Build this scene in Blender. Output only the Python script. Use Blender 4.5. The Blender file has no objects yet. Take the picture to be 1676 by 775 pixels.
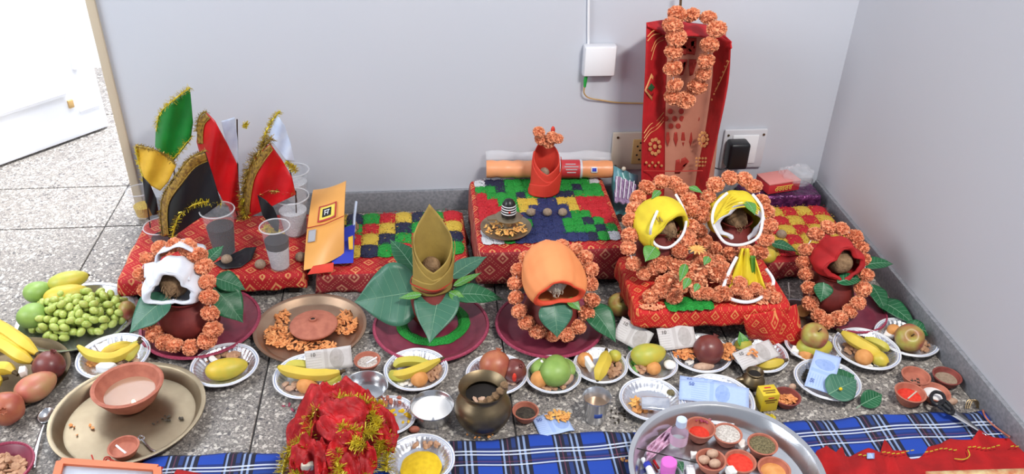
import bpy, bmesh, math, random
from math import sin, cos, pi, sqrt
from mathutils import Vector, Matrix, noise
random.seed(7)
SC = bpy.context.scene
COL = SC.collection

# ------------------------------------------------------------------ camera
W_PX, H_PX, FPX, CAMH = 1676.0, 775.0, 1400.0, 1.4
YC = Vector((-168, 886.5, -FPX)).normalized()
ZC = -Vector((-57, -2222, -FPX)); ZC = (ZC - YC * YC.dot(ZC)).normalized()
XC = YC.cross(ZC)
ROT = Matrix((XC, YC, ZC))                  # camera axes -> room axes
CAM = Vector((0, 0, CAMH))
cd = bpy.data.cameras.new('camera'); cam = bpy.data.objects.new('camera', cd); COL.objects.link(cam)
cd.sensor_fit = 'HORIZONTAL'; cd.sensor_width = 36; cd.lens = FPX / W_PX * 36; cd.clip_start = .02
cam.matrix_world = Matrix.Translation(CAM) @ ROT.to_4x4()
SC.camera = cam

# ------------------------------------------------------------------ light
world = bpy.data.worlds.new('world'); SC.world = world; world.use_nodes = True
world.node_tree.nodes['Background'].inputs[0].default_value = (.80, .86, 1, 1)
world.node_tree.nodes['Background'].inputs[1].default_value = .44
def area(name, loc, target, sx, sy, power, col):
    l = bpy.data.lights.new(name, 'AREA'); l.shape = 'RECTANGLE'; l.size = sx; l.size_y = sy
    l.energy = power; l.color = col
    o = bpy.data.objects.new(name, l); COL.objects.link(o); o.location = loc
    o.rotation_euler = (Vector(target) - Vector(loc)).to_track_quat('-Z', 'Y').to_euler(); return o
area('wall_tube_light', (1.05, .40, 2.45), (.3, 2.1, .1), .6, .14, 60, (1, .96, .90))
area('added_left_fill', (-2.3, 1.0, 1.9), (.3, 2.0, .1), 1.4, 1.3, 54, (.92, .96, 1))  # added fill from the unseen left side, brightens the left floor and right wall
area('doorway_daylight', (-.62, 3.0, 2.2), (-1.4, 2.65, .2), .9, 1.0, 130, (.97, .98, 1))
vs = SC.view_settings
vs.view_transform = 'Standard'; vs.look = 'None'; vs.gamma = 1; vs.use_curve_mapping = False; vs.exposure = 0.0

# ------------------------------------------------------------------ placing helpers
def ray(px, py): return ROT @ Vector((px - W_PX / 2, -(py - H_PX / 2), -FPX))
def at(px, py, z=0.0):
    d = ray(px, py); return CAM + d * ((z - CAMH) / d.z)
def aty(px, py, y):
    d = ray(px, py); return CAM + d * (y / d.y)
def atx(px, py, x):
    d = ray(px, py); return CAM + d * (x / d.x)
def ppm(p):                                   # image pixels per metre at a point of the room
    return FPX / -(ROT.transposed() @ (Vector(p) - CAM)).z

# ------------------------------------------------------------------ geometry helpers: every G is (verts, faces)
def cat(*gs):
    V, F = [], []
    for v, f in gs:
        o = len(V); V += [Vector(p) for p in v]; F += [tuple(i + o for i in q) for q in f]
    return V, F
def xf(g, loc=(0, 0, 0), rot=(0, 0, 0), s=1):
    if not hasattr(s, '__len__'): s = (s, s, s)
    from mathutils import Euler
    m = Matrix.Translation(loc) @ Euler(rot).to_matrix().to_4x4() @ Matrix.Diagonal((*s, 1))
    return [m @ Vector(v) for v in g[0]], g[1]
def mapg(g, fn): return [Vector(fn(Vector(v))) for v in g[0]], g[1]
def from_bm(bm):
    bm.verts.ensure_lookup_table()
    g = ([v.co.copy() for v in bm.verts], [tuple(v.index for v in f.verts) for f in bm.faces]); bm.free(); return g
def box(sx, sy, sz, bev=0, seg=2, sub=0):     # base at z = 0
    bm = bmesh.new(); bmesh.ops.create_cube(bm, size=1)
    for v in bm.verts: v.co = Vector((v.co.x * sx, v.co.y * sy, (v.co.z + .5) * sz))
    if bev: bmesh.ops.bevel(bm, geom=bm.edges[:], offset=bev, segments=seg, affect='EDGES', profile=.5)
    if sub: bmesh.ops.subdivide_edges(bm, edges=bm.edges[:], cuts=sub, use_grid_fill=True)
    bm.verts.index_update(); return from_bm(bm)
def lathe(prof, n=32, fl=None):               # fl(angle, k) -> radius factor
    V, F, rings = [], [], []
    for k, (r, z) in enumerate(prof):
        if abs(r) < 1e-6: V.append(Vector((0, 0, z))); rings.append([len(V) - 1] * n)
        else:
            ring = []
            for i in range(n):
                a = 2 * pi * i / n; q = r * (fl(a, k) if fl else 1)
                V.append(Vector((q * cos(a), q * sin(a), z))); ring.append(len(V) - 1)
            rings.append(ring)
    for a, b in zip(rings, rings[1:]):
        for i in range(n):
            j = (i + 1) % n; q = []
            for t in (a[i], a[j], b[j], b[i]):
                if t not in q: q.append(t)
            if len(q) > 2: F.append(tuple(q))
    return V, F
def ball(r=1, n=16, m=10, sq=(1, 1, 1)):
    g = lathe([(sin(pi * k / m) * r, -cos(pi * k / m) * r) for k in range(m + 1)], n)
    return xf(g, s=sq)
def ico(r, sub):
    bm = bmesh.new(); bmesh.ops.create_icosphere(bm, subdivisions=sub, radius=r); bm.verts.index_update(); return from_bm(bm)
def catmull(P, n=8, closed=False):
    P = [Vector(p) for p in P]; out = []; N = len(P)
    for i in range(N if closed else N - 1):
        g = lambda k: P[k % N] if closed else P[max(0, min(N - 1, k))]
        a, b, c, d = g(i - 1), g(i), g(i + 1), g(i + 2)
        for k in range(n):
            t = k / n
            out.append(.5 * ((2 * b) + (c - a) * t + (2 * a - 5 * b + 4 * c - d) * t * t + (3 * b - a - 3 * c + d) * t ** 3))
    if not closed: out.append(P[-1])
    return out
def tube(P, r, n=8, cap=True, closed=False):
    P = [Vector(p) for p in P]; V, F = [], []; N = len(P); ref = None
    for i, p in enumerate(P):
        a, b = (P[(i - 1) % N], P[(i + 1) % N]) if closed else (P[max(0, i - 1)], P[min(N - 1, i + 1)])
        t = (b - a).normalized()
        if ref is None: ref = t.orthogonal().normalized()
        ref = (ref - t * ref.dot(t)).normalized(); bi = t.cross(ref)
        rr = r[i] if hasattr(r, '__len__') else r
        for k in range(n):
            a2 = 2 * pi * k / n; V.append(p + (ref * cos(a2) + bi * sin(a2)) * rr)
    for i in range(N if closed else N - 1):
        for k in range(n):
            j = (k + 1) % n; i2 = (i + 1) % N
            F.append((i * n + k, i * n + j, i2 * n + j, i2 * n + k))
    if cap and not closed: F.append(tuple(range(n))[::-1]); F.append(tuple((N - 1) * n + k for k in range(n)))
    return V, F
def surf(fn, nu, nv, cu=False):               # fn(u, v) -> point, u and v in 0..1
    V = [Vector(fn(i / nu, j / nv)) for j in range(nv + 1) for i in range(nu + (0 if cu else 1))]
    w = nu if cu else nu + 1; F = []
    for j in range(nv):
        for i in range(nu):
            i2 = (i + 1) % w; F.append((j * w + i, j * w + i2, (j + 1) * w + i2, (j + 1) * w + i))
    return V, F
def poly_sheet(P, cuts=3):                    # filled, subdivided outline of 3-D points
    bm = bmesh.new(); vs_ = [bm.verts.new(p) for p in P]
    f = bm.faces.new(vs_); bmesh.ops.triangulate(bm, faces=[f], ngon_method='EAR_CLIP')
    for _ in range(cuts): bmesh.ops.subdivide_edges(bm, edges=bm.edges[:], cuts=1, use_grid_fill=True)
    bmesh.ops.triangulate(bm, faces=bm.faces[:]); bm.verts.index_update(); return from_bm(bm)
def nz(p, s, seed=0): return noise.noise(Vector(p) * s + Vector((seed * 7.3, seed * 3.1, seed * 1.7)))

# ------------------------------------------------------------------ objects
def mesh_of(name, g, mats, smooth=True, midx=None):
    me = bpy.data.meshes.new(name); me.from_pydata([tuple(v) for v in g[0]], [], g[1])
    for m in (mats if isinstance(mats, (list, tuple)) else [mats]): me.materials.append(m)
    if smooth: me.polygons.foreach_set('use_smooth', [True] * len(me.polygons))
    if midx: me.polygons.foreach_set('material_index', midx)
    me.update()
    if smooth == 'auto':
        try: me.set_sharp_from_angle(angle=.6)
        except Exception: pass
    return me
def tag(o, label=None, catg=None, group=None, kind=None):
    if label: o['label'] = label
    if catg: o['category'] = catg
    if group: o['group'] = group
    if kind: o['kind'] = kind
    return o
def thing(name, label, catg, loc=(0, 0, 0), rz=0, group=None):
    o = bpy.data.objects.new(name, None); COL.objects.link(o); o.location = loc; o.rotation_euler = (0, 0, rz)
    o.empty_display_size = .02
    return tag(o, label, catg, group)
def obj(name, g, m, parent=None, loc=(0, 0, 0), rot=(0, 0, 0), smooth='auto', solid=0, label=None, kind=None):
    me = g if isinstance(g, bpy.types.Mesh) else mesh_of(name, g, m, smooth)
    o = bpy.data.objects.new(name, me); COL.objects.link(o); o.location = loc; o.rotation_euler = rot; o.parent = parent
    if solid:
        s = o.modifiers.new('thickness', 'SOLIDIFY'); s.thickness = solid; s.offset = 0
    return tag(o, label, None, None, kind)
def wobj(name, g, m, parent, **k):            # geometry given in room coordinates, parent only moved (not turned)
    L = Vector(); q = parent
    while q: L = L + q.location; q = q.parent
    return obj(name, ([Vector(v) - L for v in g[0]], g[1]), m, parent, **k)
def solo(name, label, catg, g, m, loc=(0, 0, 0), rot=(0, 0, 0), group=None, kind=None, **k):
    return tag(obj(name, g, m, None, loc, rot, **k), label, catg, group, kind)
def wsolo(name, label, catg, g, m, group=None, kind=None, **k):   # room coordinates; origin put at the base
    xs = [v[0] for v in g[0]]; ys = [v[1] for v in g[0]]; zs = [v[2] for v in g[0]]
    L = Vector(((min(xs) + max(xs)) / 2, (min(ys) + max(ys)) / 2, min(zs)))
    return solo(name, label, catg, ([Vector(v) - L for v in g[0]], g[1]), m, L, group=group, kind=kind, **k)

# ------------------------------------------------------------------ materials
def lin(c):
    if isinstance(c, str):
        c = c.lstrip('#'); c = [int(c[i:i + 2], 16) / 255 for i in (0, 2, 4)]
        c = [x / 12.92 if x < .04045 else ((x + .055) / 1.055) ** 2.4 for x in c]
    return (*c[:3], 1)
class NT:
    def __init__(s, name):
        s.m = bpy.data.materials.new(name); s.m.use_nodes = True; s.t = s.m.node_tree
        s.b = s.t.nodes['Principled BSDF']
    def n(s, typ, **k):
        q = s.t.nodes.new(typ)
        for a, v in k.items():
            if a.startswith('_'): setattr(q, a[1:], v)
            else:
                i = q.inputs[a.replace('__', ' ')] if not a.startswith('i') or not a[1:].isdigit() else q.inputs[int(a[1:])]
                s.put(v, i)
        return q
    def put(s, v, i):
        if isinstance(v, bpy.types.NodeSocket): s.t.links.new(v, i)
        else: i.default_value = v
    def coord(s, kind='Object', scale=(1, 1, 1), rot=(0, 0, 0)):
        t = s.n('ShaderNodeTexCoord'); mp = s.n('ShaderNodeMapping', Vector=t.outputs[kind], Scale=scale, Rotation=rot); return mp.outputs[0]
    def noise(s, co, sc, det=4): return s.n('ShaderNodeTexNoise', Vector=co, Scale=sc, Detail=det).outputs['Fac']
    def vor(s, co, sc, out='Distance', feat='F1'):
        q = s.n('ShaderNodeTexVoronoi', _feature=feat, Vector=co, Scale=sc); return q.outputs[out]
    def ramp(s, fac, stops, interp='LINEAR'):
        q = s.n('ShaderNodeValToRGB', Fac=fac); e = q.color_ramp.elements; q.color_ramp.interpolation = interp
        while len(e) < len(stops): e.new(.5)
        for el, (p, c) in zip(e, stops): el.position = p; el.color = lin(c)
        return q.outputs[0]
    def math(s, op, a, b=0.0, c=0.0):
        q = s.n('ShaderNodeMath', _operation=op); s.put(a, q.inputs[0]); s.put(b, q.inputs[1]); s.put(c, q.inputs[2]); return q.outputs[0]
    def mix(s, f, a, b, mode='MIX'):
        q = s.n('ShaderNodeMix', _data_type='RGBA', _blend_type=mode); s.put(f, q.inputs[0])
        s.put(lin(a) if isinstance(a, str) else a, q.inputs[6]); s.put(lin(b) if isinstance(b, str) else b, q.inputs[7]); return q.outputs[2]
    def bump(s, h, st=.3, d=.002):
        s.t.links.new(s.n('ShaderNodeBump', Height=h, Strength=st, Distance=d).outputs[0], s.b.inputs['Normal'])
    def sep(s, co):
        return s.n('ShaderNodeSeparateXYZ', Vector=co).outputs
    def set(s, **k):
        for a, v in k.items(): s.put(lin(v) if isinstance(v, str) else v, s.b.inputs[a.replace('_', ' ')])
        return s.m
MC = {}
def mat(name, c, rough=.6, metal=0, c2=None, ns=30, bs=0, bst=.3, bd=.002, vor=False, **k):
    if name in MC: return MC[name]
    t = NT(name)
    if c2 or bs: co = t.coord()
    if c2: t.set(Base_Color=t.ramp(t.noise(co, ns), [(.35, c), (.65, c2)]))
    else: t.set(Base_Color=c)
    if bs: t.bump(t.vor(co, bs) if vor else t.noise(co, bs), bst, bd)
    t.set(Roughness=rough, Metallic=float(metal), **k); MC[name] = t.m; return t.m

def m_terrazzo():
    t = NT('terrazzo_floor'); co = t.n('ShaderNodeNewGeometry').outputs['Position']
    v1 = t.vor(co, 300, 'Color'); s1 = t.sep(v1)[0]
    c = t.ramp(s1, [(0, '#575555'), (.10, '#726e6c'), (.4, '#88837e'), (.7, '#a29c95'), (.92, '#c4bdb5')], 'CONSTANT')
    v2 = t.sep(t.vor(co, 150, 'Color'))[1]
    c = t.mix(t.math('GREATER_THAN', v2, .90), c, '#d8d2c8'); c = t.mix(t.math('LESS_THAN', v2, .04), c, '#44444a')
    c = t.mix(t.math('MULTIPLY', t.noise(co, 5), .6), c, '#7a736c')
    t.set(Base_Color=c, Roughness=t.ramp(t.noise(co, 12), [(.3, '#808080'), (.7, '#a8a8a8')])); t.b.inputs['Specular IOR Level'].default_value = .35
    return t.m
def m_wall(name, c1, c2):
    t = NT(name); co = t.n('ShaderNodeNewGeometry').outputs['Position']
    c = t.mix(t.noise(co, 1.6, 3), c1, c2)
    v = t.sep(t.vor(co, 7, 'Color'))[0]; d = t.vor(co, 7)
    spot = t.math('MULTIPLY', t.math('GREATER_THAN', v, .82), t.math('LESS_THAN', d, .018))
    c = t.mix(t.math('MULTIPLY', spot, .45), c, '#6d6a68')
    t.set(Base_Color=c, Roughness=.75); t.bump(t.noise(co, 60), .08, .002); return t.m
def m_plaid():
    t = NT('plaid_cloth'); co = t.coord(); x, y, z = t.sep(co)[:3]
    def axis(v, per, off):
        f = t.math('FRACT', t.math('ADD', t.math('DIVIDE', v, per), off))
        band = t.ramp(f, [(0, '#1941a2'), (.36, '#191b2e'), (.58, '#2a3770'), (.66, '#191b2e'), (.92, '#1941a2')], 'CONSTANT')
        line = t.ramp(f, [(0, '#000000'), (.40, '#ffffff'), (.435, '#000000'), (.70, '#ffffff'), (.74, '#000000'), (.80, '#ffffff'), (.84, '#000000')], 'CONSTANT')
        red = t.ramp(f, [(0, '#000000'), (.5, '#ffffff'), (.52, '#000000')], 'CONSTANT')
        return band, line, red
    bx, lx, rx = axis(x, .118, .1); by, ly, ry = axis(y, .095, .3)
    c = t.mix(.62, bx, by, 'DARKEN'); c = t.mix(t.math('MULTIPLY', lx, .6), c, '#9db6e6'); c = t.mix(t.math('MULTIPLY', ly, .85), c, '#cdd6e6')
    c = t.mix(t.math('MULTIPLY', t.math('ADD', rx, ry), .35), c, '#8a4a63')
    t.set(Base_Color=c, Roughness=.9); t.bump(t.noise(co, 700), .25, .001); return t.m
def m_bandhani(name, base, dot, per=.045, dark=None, rot=pi / 4):
    t = NT(name); co = t.n('ShaderNodeMapping', Vector=t.n('ShaderNodeTexCoord').outputs['Object'], Rotation=(.0, .0, rot)).outputs[0]
    raw = t.sep(co); x = t.math('ADD', raw[0], t.math('MULTIPLY', raw[2], .71)); y = t.math('SUBTRACT', raw[1], t.math('MULTIPLY', raw[2], .71))
    def cell(v, p): return t.math('ABSOLUTE', t.math('SUBTRACT', t.math('FRACT', t.math('DIVIDE', v, p)), .5))
    ax, ay = cell(x, per), cell(y, per); mx = t.math('MAXIMUM', ax, ay)
    ringm = t.math('MULTIPLY', t.math('GREATER_THAN', mx, .15), t.math('LESS_THAN', mx, .23))
    cen = t.math('LESS_THAN', mx, .06)
    bx, by = cell(x, per / 6), cell(y, per / 6)
    dots = t.math('MULTIPLY', t.math('LESS_THAN', t.math('ADD', t.math('MULTIPLY', bx, bx), t.math('MULTIPLY', by, by)), .09), t.math('GREATER_THAN', mx, .43))
    f = t.math('MINIMUM', t.math('ADD', t.math('ADD', ringm, cen), dots), 1.0)
    f = t.math('MULTIPLY', f, t.math('MULTIPLY', t.noise(co, 45), 1.25))
    c = t.mix(t.noise(co, 9), base, dark or base); c = t.mix(f, c, dot)
    t.set(Base_Color=c, Roughness=.75); t.bump(t.noise(co, 25), .35, .006); return t.m
def m_rice(name, c1, c2):
    t = NT(name); co = t.coord(); v = t.vor(co, 330, 'Color')
    t.set(Base_Color=t.mix(t.sep(v)[0], c1, c2), Roughness=.7); t.bump(t.vor(co, 330), .9, .003); return t.m
def m_metal(name, c, c2, rough, bs=25):
    t = NT(name); co = t.coord(); f = t.noise(co, bs)
    t.set(Base_Color=t.mix(f, c, c2), Metallic=.92, Roughness=t.math('MULTIPLY_ADD', t.noise(co, 9), .25, rough - .1)); t.bump(t.noise(co, 14), .06, .004); return t.m
def m_note(name, paper, ink, ink2):           # printed banknote: bands, guilloche, portrait oval (object x along the note)
    t = NT(name); co = t.coord(); x, y, z = t.sep(co)[:3]
    c = t.mix(t.math('MULTIPLY', t.noise(co, 160), .5), paper, ink)
    band = t.math('LESS_THAN', t.math('ABSOLUTE', t.math('ADD', x, .006)), .0045)
    c = t.mix(t.math('MULTIPLY', band, .6), c, ink)
    ex = t.math('DIVIDE', t.math('SUBTRACT', x, .019), .017); ey = t.math('DIVIDE', y, .024)
    ov = t.math('LESS_THAN', t.math('ADD', t.math('MULTIPLY', ex, ex), t.math('MULTIPLY', ey, ey)), 1.0)
    c = t.mix(t.math('MULTIPLY', ov, t.noise(co, 120)), c, ink2)
    edge = t.math('GREATER_THAN', t.math('ABSOLUTE', y), .0275)
    c = t.mix(t.math('MULTIPLY', edge, .8), c, paper)
    lines = t.math('LESS_THAN', t.math('FRACT', t.math('MULTIPLY', y, 160)), .3)
    area_ = t.math('LESS_THAN', t.math('ABSOLUTE', t.math('ADD', x, .035)), .018)
    c = t.mix(t.math('MULTIPLY', t.math('MULTIPLY', lines, area_), .35), c, ink2)
    t.set(Base_Color=c, Roughness=.7); return t.m
def m_leaf(name, c1, c2):
    t = NT(name); co = t.coord(); t.set(Base_Color=t.mix(t.noise(co, 22), c1, c2), Roughness=.42)
    t.bump(t.noise(co, 120), .15, .002); return t.m
def m_clear(name, col, rough=.12, alpha=.35):
    t = NT(name); t.set(Base_Color=col, Roughness=rough, Alpha=alpha); return t.m

M = dict(
 terrazzo=m_terrazzo(), joint=mat('floor_joint', '#3a3838', .9), wall=m_wall('painted_wall', '#c2c8d3', '#c9ccd4'),
 wallr=m_wall('painted_wall_side', '#cbccd2', '#c8cacf'),
 skirt=mat('skirting_stone', '#8f9096', .6, c2='#777a80', ns=120, bs=90, bst=.1), cream=mat('cream_edge', '#cdbfa8', .7),
 white=mat('white_paint', '#eceef2', .6), plaid=m_plaid(),
 band=m_bandhani('red_bandhani', '#c01620', '#e0a968', .048, '#a00f1a'), band2=m_bandhani('maroon_bandhani', '#96202a', '#cf9a78', .05, '#7c1a22'),
 band3=m_bandhani('scarlet_bandhani', '#d01c1c', '#e8a860', .036, '#b81014'),
 red=mat('red_cloth', '#c41620', .7, c2='#a90f18', ns=12, bs=40, bst=.4, bd=.006), redv=mat('bright_red_cloth', '#d6402f', .75, c2='#c4301f', ns=14, bs=30, bst=.4, bd=.006),
 heap=mat('crumpled_red_cloth', '#c4121a', .6, c2='#96090f', ns=30, bs=60, bst=.6, bd=.006), satin=mat('red_satin', '#cc0f16', .38, c2='#a80b12', ns=10, bs=18, bst=.3, bd=.01),
 black=mat('black_satin', '#14161c', .45), green=mat('green_satin', '#0c7a2a', .45, c2='#0a6a22', ns=20), yellow=mat('yellow_satin', '#e2b53a', .45, c2='#d0a02c', ns=20),
 bluew=mat('pale_blue_cloth', '#cfdcf0', .6, c2='#bccbe6', ns=30),
 braid=mat('gold_braid', '#6a4a22', .5, .3, c2='#b08c3a', ns=140), gold=mat('gold_tinsel', '#e2d23e', .35, .3, c2='#c4ac34', ns=200), goldd=mat('antique_gold_tinsel', '#b89c48', .4, .4, c2='#8a7030', ns=200),
 mari=mat('marigold', '#f5b088', .9, c2='#ea9a70', ns=3), petal=mat('orange_petal', '#eea468', .8, c2='#e29256', ns=80),
 petaly=mat('yellow_petal', '#f0bf6a', .8, c2='#e8a45c', ns=90),
 steel=m_metal('steel', '#d5d6d8', '#c2c4c8', .20), brass=m_metal('aged_brass', '#a08b6a', '#7a6a54', .36), brassl=m_metal('pale_brass', '#b0a288', '#8c7e68', .42),
 bronze=m_metal('dark_bronze', '#8d7c60', '#5f5342', .36), copper=m_metal('copper_plate', '#bfa58c', '#a0816a', .36),
 foil=mat('foil_paper', '#e8eaef', .22, .85, c2='#cdd2de', ns=60, bs=60, bst=.25, bd=.003), rimw=mat('foil_rim', '#e6e7ea', .4, .2),
 foilb=mat('foil_print_blue', '#7f95cc', .4, .3),
 maroon=mat('maroon_plastic', '#85384a', .38, c2='#742c40', ns=30), maroonr=mat('maroon_rim', '#a84660', .5, c2='#8b2c46', ns=260),
 clay=mat('terracotta', '#b8705a', .75, c2='#a55f4c', ns=50, bs=150, bst=.15), clayd=mat('dark_clay', '#8a4038', .7, c2='#74342e', ns=50), claypot=mat('red_clay_pot', '#7a2a24', .6, c2='#651f1c', ns=25),
 coco=mat('coconut_fibre', '#9b7d5c', .9, c2='#6d5238', ns=55, bs=220, bst=.9, bd=.004), dark=mat('dark_hollow', '#1c1715', .9),
 yhood=mat('yellow_cloth', '#e6d22e', .75, c2='#d8bf2c', ns=18, bs=30, bst=.4, bd=.005), whood=mat('white_cloth', '#e6e9f0', .75, c2='#d6dbe6', ns=18, bs=30, bst=.4, bd=.005),
 ohood=mat('orange_cloth', '#ec955c', .75, c2='#e58a52', ns=14, bs=24, bst=.3, bd=.004), olip=mat('vermilion_edge', '#dc4a2c', .7), rhood=mat('deep_red_cloth', '#b81a1e', .75, c2='#9c1216', ns=18, bs=30, bst=.4, bd=.005),
 mustard=mat('mustard_cloth', '#ab9148', .75, c2='#998040', ns=16, bs=90, bst=.3, bd=.003), thread=mat('white_cotton', '#eef0f4', .85, bs=200, bst=.5),
 leaf=m_leaf('peepal_leaf', '#437760', '#34654f'), leafd=m_leaf('deep_green_leaf', '#1f6a40', '#155431'), leafl=m_leaf('light_green_leaf', '#5e9a3a', '#4a8430'), vein=mat('leaf_vein', '#86ad90', .5),
 nut=mat('betel_nut', '#a08c78', .8, c2='#8a7562', ns=200, bs=300, bst=.3), 
 riceR=m_rice('red_rice', '#cf1f2c', '#b5121f'), riceG=m_rice('green_rice', '#1fa03a', '#14862c'), riceN=m_rice('navy_rice', '#2c3872', '#1d2450'), riceB=m_rice('indigo_rice', '#23264c', '#141630'), riceY=m_rice('yellow_rice', '#dcbc45', '#cda938'), riceW=m_rice('white_rice', '#dcdde2', '#c9cbd2'),
 plastic=m_clear('clear_plastic', '#e6e9ee', .12, .08), rimp=m_clear('clear_plastic_rim', '#eef0f4', .15, .4), film=m_clear('plastic_film', '#eef2f8', .1, .2), sesame=mat('black_sesame', '#23222a', .8, c2='#14131a', ns=400, bs=400, bst=.6),
 mango=mat('mango_skin', '#a9b04a', .45, c2='#c8b640', ns=24), mangog=mat('green_mango_skin', '#8fae58', .45, c2='#7a9c48', ns=24), mangoy=mat('yellow_mango_skin', '#d8b63a', .45, c2='#b9ae3e', ns=24), 
 banana=mat('banana_skin', '#dcc046', .55, c2='#c9b03e', ns=16), bananay=mat('bright_banana_skin', '#e4c848', .5, c2='#d4ae3c', ns=12), btip=mat('banana_tip', '#4a3a22', .8), bananag=mat('ripe_green_banana_skin', '#c4b84a', .5, c2='#b0ab42', ns=12),
 pom=mat('pomegranate_skin', '#b5704e', .4, c2='#a3503f', ns=26), pomd=mat('dark_pomegranate_skin', '#7a3f38', .35, c2='#663030', ns=26), pomp=mat('pink_pomegranate_skin', '#bd6a5c', .4, c2='#b48a5e', ns=20), apple=mat('apple_skin', '#a9a650', .4, c2='#a04e40', ns=22),
 grape=mat('grape_skin', '#b4c268', .3, c2='#a0b252', ns=25, Subsurface_Weight=.15), gstem=mat('grape_stem', '#8a9a4a', .7),
 laddu=mat('laddu', '#d99a5c', .8, c2='#cc8848', ns=60, bs=130, bst=.4), nuts=mat('nut_pieces', '#c49a78', .75, c2='#a67a5e', ns=150), white2=mat('sugar_white', '#eeeae4', .7), almond=mat('areca_piece', '#c9a890', .7, c2='#b08c76', ns=90),
 noteg=m_note('grey_banknote', '#d2cfce', '#b0aaa8', '#98908c'), noteb=m_note('blue_banknote', '#b3c8f0', '#8fabe0', '#6f8cc6'), ink=mat('note_ink', '#585450', .8), inkb=mat('blue_note_ink', '#3c56a0', .8),
 milk=mat('milk', '#ecebea', .3), turm=mat('turmeric', '#ecc71c', .7, c2='#dcb40e', ns=90, bs=200, bst=.3), kumkum=mat('vermilion_powder', '#e0402c', .8, c2='#cf2c1c', ns=120, bs=200, bst=.4), ash=mat('dark_ash', '#4a4238', .9, c2='#2e2822', ns=140, bs=200, bst=.6),
 seeds=mat('spice_seeds', '#857a58', .9, c2='#4e462f', ns=330, bs=380, bst=.8), whiteseed=mat('white_grain', '#dcd6cf', .9, c2='#a79e97', ns=260, bs=300, bst=.7), water=mat('oily_water', '#a8826a', .15),
 navy=mat('black_plastic', '#15161b', .4), switch=mat('switch_plastic', '#cfd0d6', .4), ivory=mat('ivory_plastic', '#c9bfae', .45), tan=mat('tan_cable', '#bd9a62', .6), greenp=mat('green_plug', '#1f9a3e', .5), grey=mat('grey_plastic', '#a7a8ae', .5),
 envel=mat('orange_packet', '#e8a95a', .35, c2='#e0a052', ns=8), blue=mat('blue_cloth', '#2c3cb4', .6), purple=mat('purple_foil', '#7a3a70', .2, .5, c2='#4a2048', ns=50, bs=60, bst=.8, bd=.01),
 peach=mat('peach_film', '#eca274', .35, c2='#e59866', ns=10), pinkw=mat('pink_card', '#d98a84', .5), redbox=mat('red_card', '#c03038', .5), yelbox=mat('yellow_card', '#d8bc2e', .5), yeltext=mat('print_yellow', '#e8cf5a', .6), brownt=mat('print_brown', '#7a5a18', .6),
 idolin=mat('salmon_cloth', '#c98a72', .75, c2='#bd7a64', ns=12), idolprint=mat('red_print', '#a83328', .75), goldprint=mat('gold_print', '#d89a62', .6), 
 wood=mat('dark_wood', '#3a2418', .7, c2='#2c1a12', ns=20), mirror=mat('framed_glass', '#b9c2cf', .15), orframe=mat('orange_frame', '#d8734a', .5), pinkp=mat('magenta_plastic', '#dc6cc8', .35), pinkb=mat('pink_bottle', '#d9b4cc', .25), 
 flame=None, lingam=mat('black_stone', '#1c1a1c', .35), blueg=mat('blue_green_packet', '#6fa0b4', .3, c2='#4c8c88', ns=30), lilac=mat('lilac_film', '#a78cae', .3),
 redstring=mat('red_thread', '#b02c22', .8), redfelt=mat('red_velvet', '#b00d11', .9, c2='#90080c', ns=18, bs=60, bst=.5, bd=.004), creamf=mat('cream_print', '#e2cf9a', .8, c2='#c8764e', ns=45),
)
fm = NT('flame'); fm.set(Base_Color='#ffd9a0', Emission_Color='#ffe2b0', Emission_Strength=6.0); M['flame'] = fm.m

# ================================================================== the room
YB, XR = 2.395, 1.292
fl = tag(obj('floor', box(4.6, 4.0, .03), M['joint'], None, (-.75, 2.1, -.0335)), kind='structure')
fl['label'] = 'grey speckled terrazzo tile floor with dark joints'
xs = [-.988 + .5835 * k for k in range(-3, 5)]; ys = [.6015, 1.185, 1.7685, 2.352, 2.612, 3.2, 3.8]
tcache = {}
for a, b in zip(xs, xs[1:]):
    for c, d in zip(ys, ys[1:]):
        if a > 0 and c > 2.3: continue
        k = round(d - c, 3)
        if k not in tcache: tcache[k] = mesh_of('tile', xf(box(b - a - .004, d - c - .006, .012, .0012, 1), (0, 0, -.012)), M['terrazzo'], False)
        obj('tile', tcache[k], None, fl, Vector(((a + b) / 2, (c + d) / 2, 0)) - fl.location)
wb = tag(obj('wall_back', box(2.30, .1, 2.7), M['wall'], None, (.268, YB + .05, 0)), 'pale grey painted back wall', kind='structure')
wr = tag(obj('wall_right', box(.1, 3.2, 2.7), M['wallr'], None, (XR + .05, .9, 0)), 'pale grey painted right side wall', kind='structure')
bb = tag(obj('baseboard_back', box(2.14, .012, .072, .002), M['skirt'], None, (.205, YB - .0062, .0005)), 'grey stone skirting along the back wall', kind='structure')
br = tag(obj('baseboard_right', box(.012, 3.1, .072, .002), M['skirt'], None, (XR - .0062, .83, .0005)), 'grey stone skirting along the right wall', kind='structure')
tr = tag(obj('trim_1', box(.024, .012, 2.68, .002), M['cream'], None, (-.884, YB - .0062, .0005)), 'cream edge strip at the doorway end of the back wall', kind='structure')
wo = tag(obj('wall_outer', box(4.0, .1, 2.7), M['white'], None, (-1.6, 3.75, 0)), 'white wall seen through the doorway', kind='structure')
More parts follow.
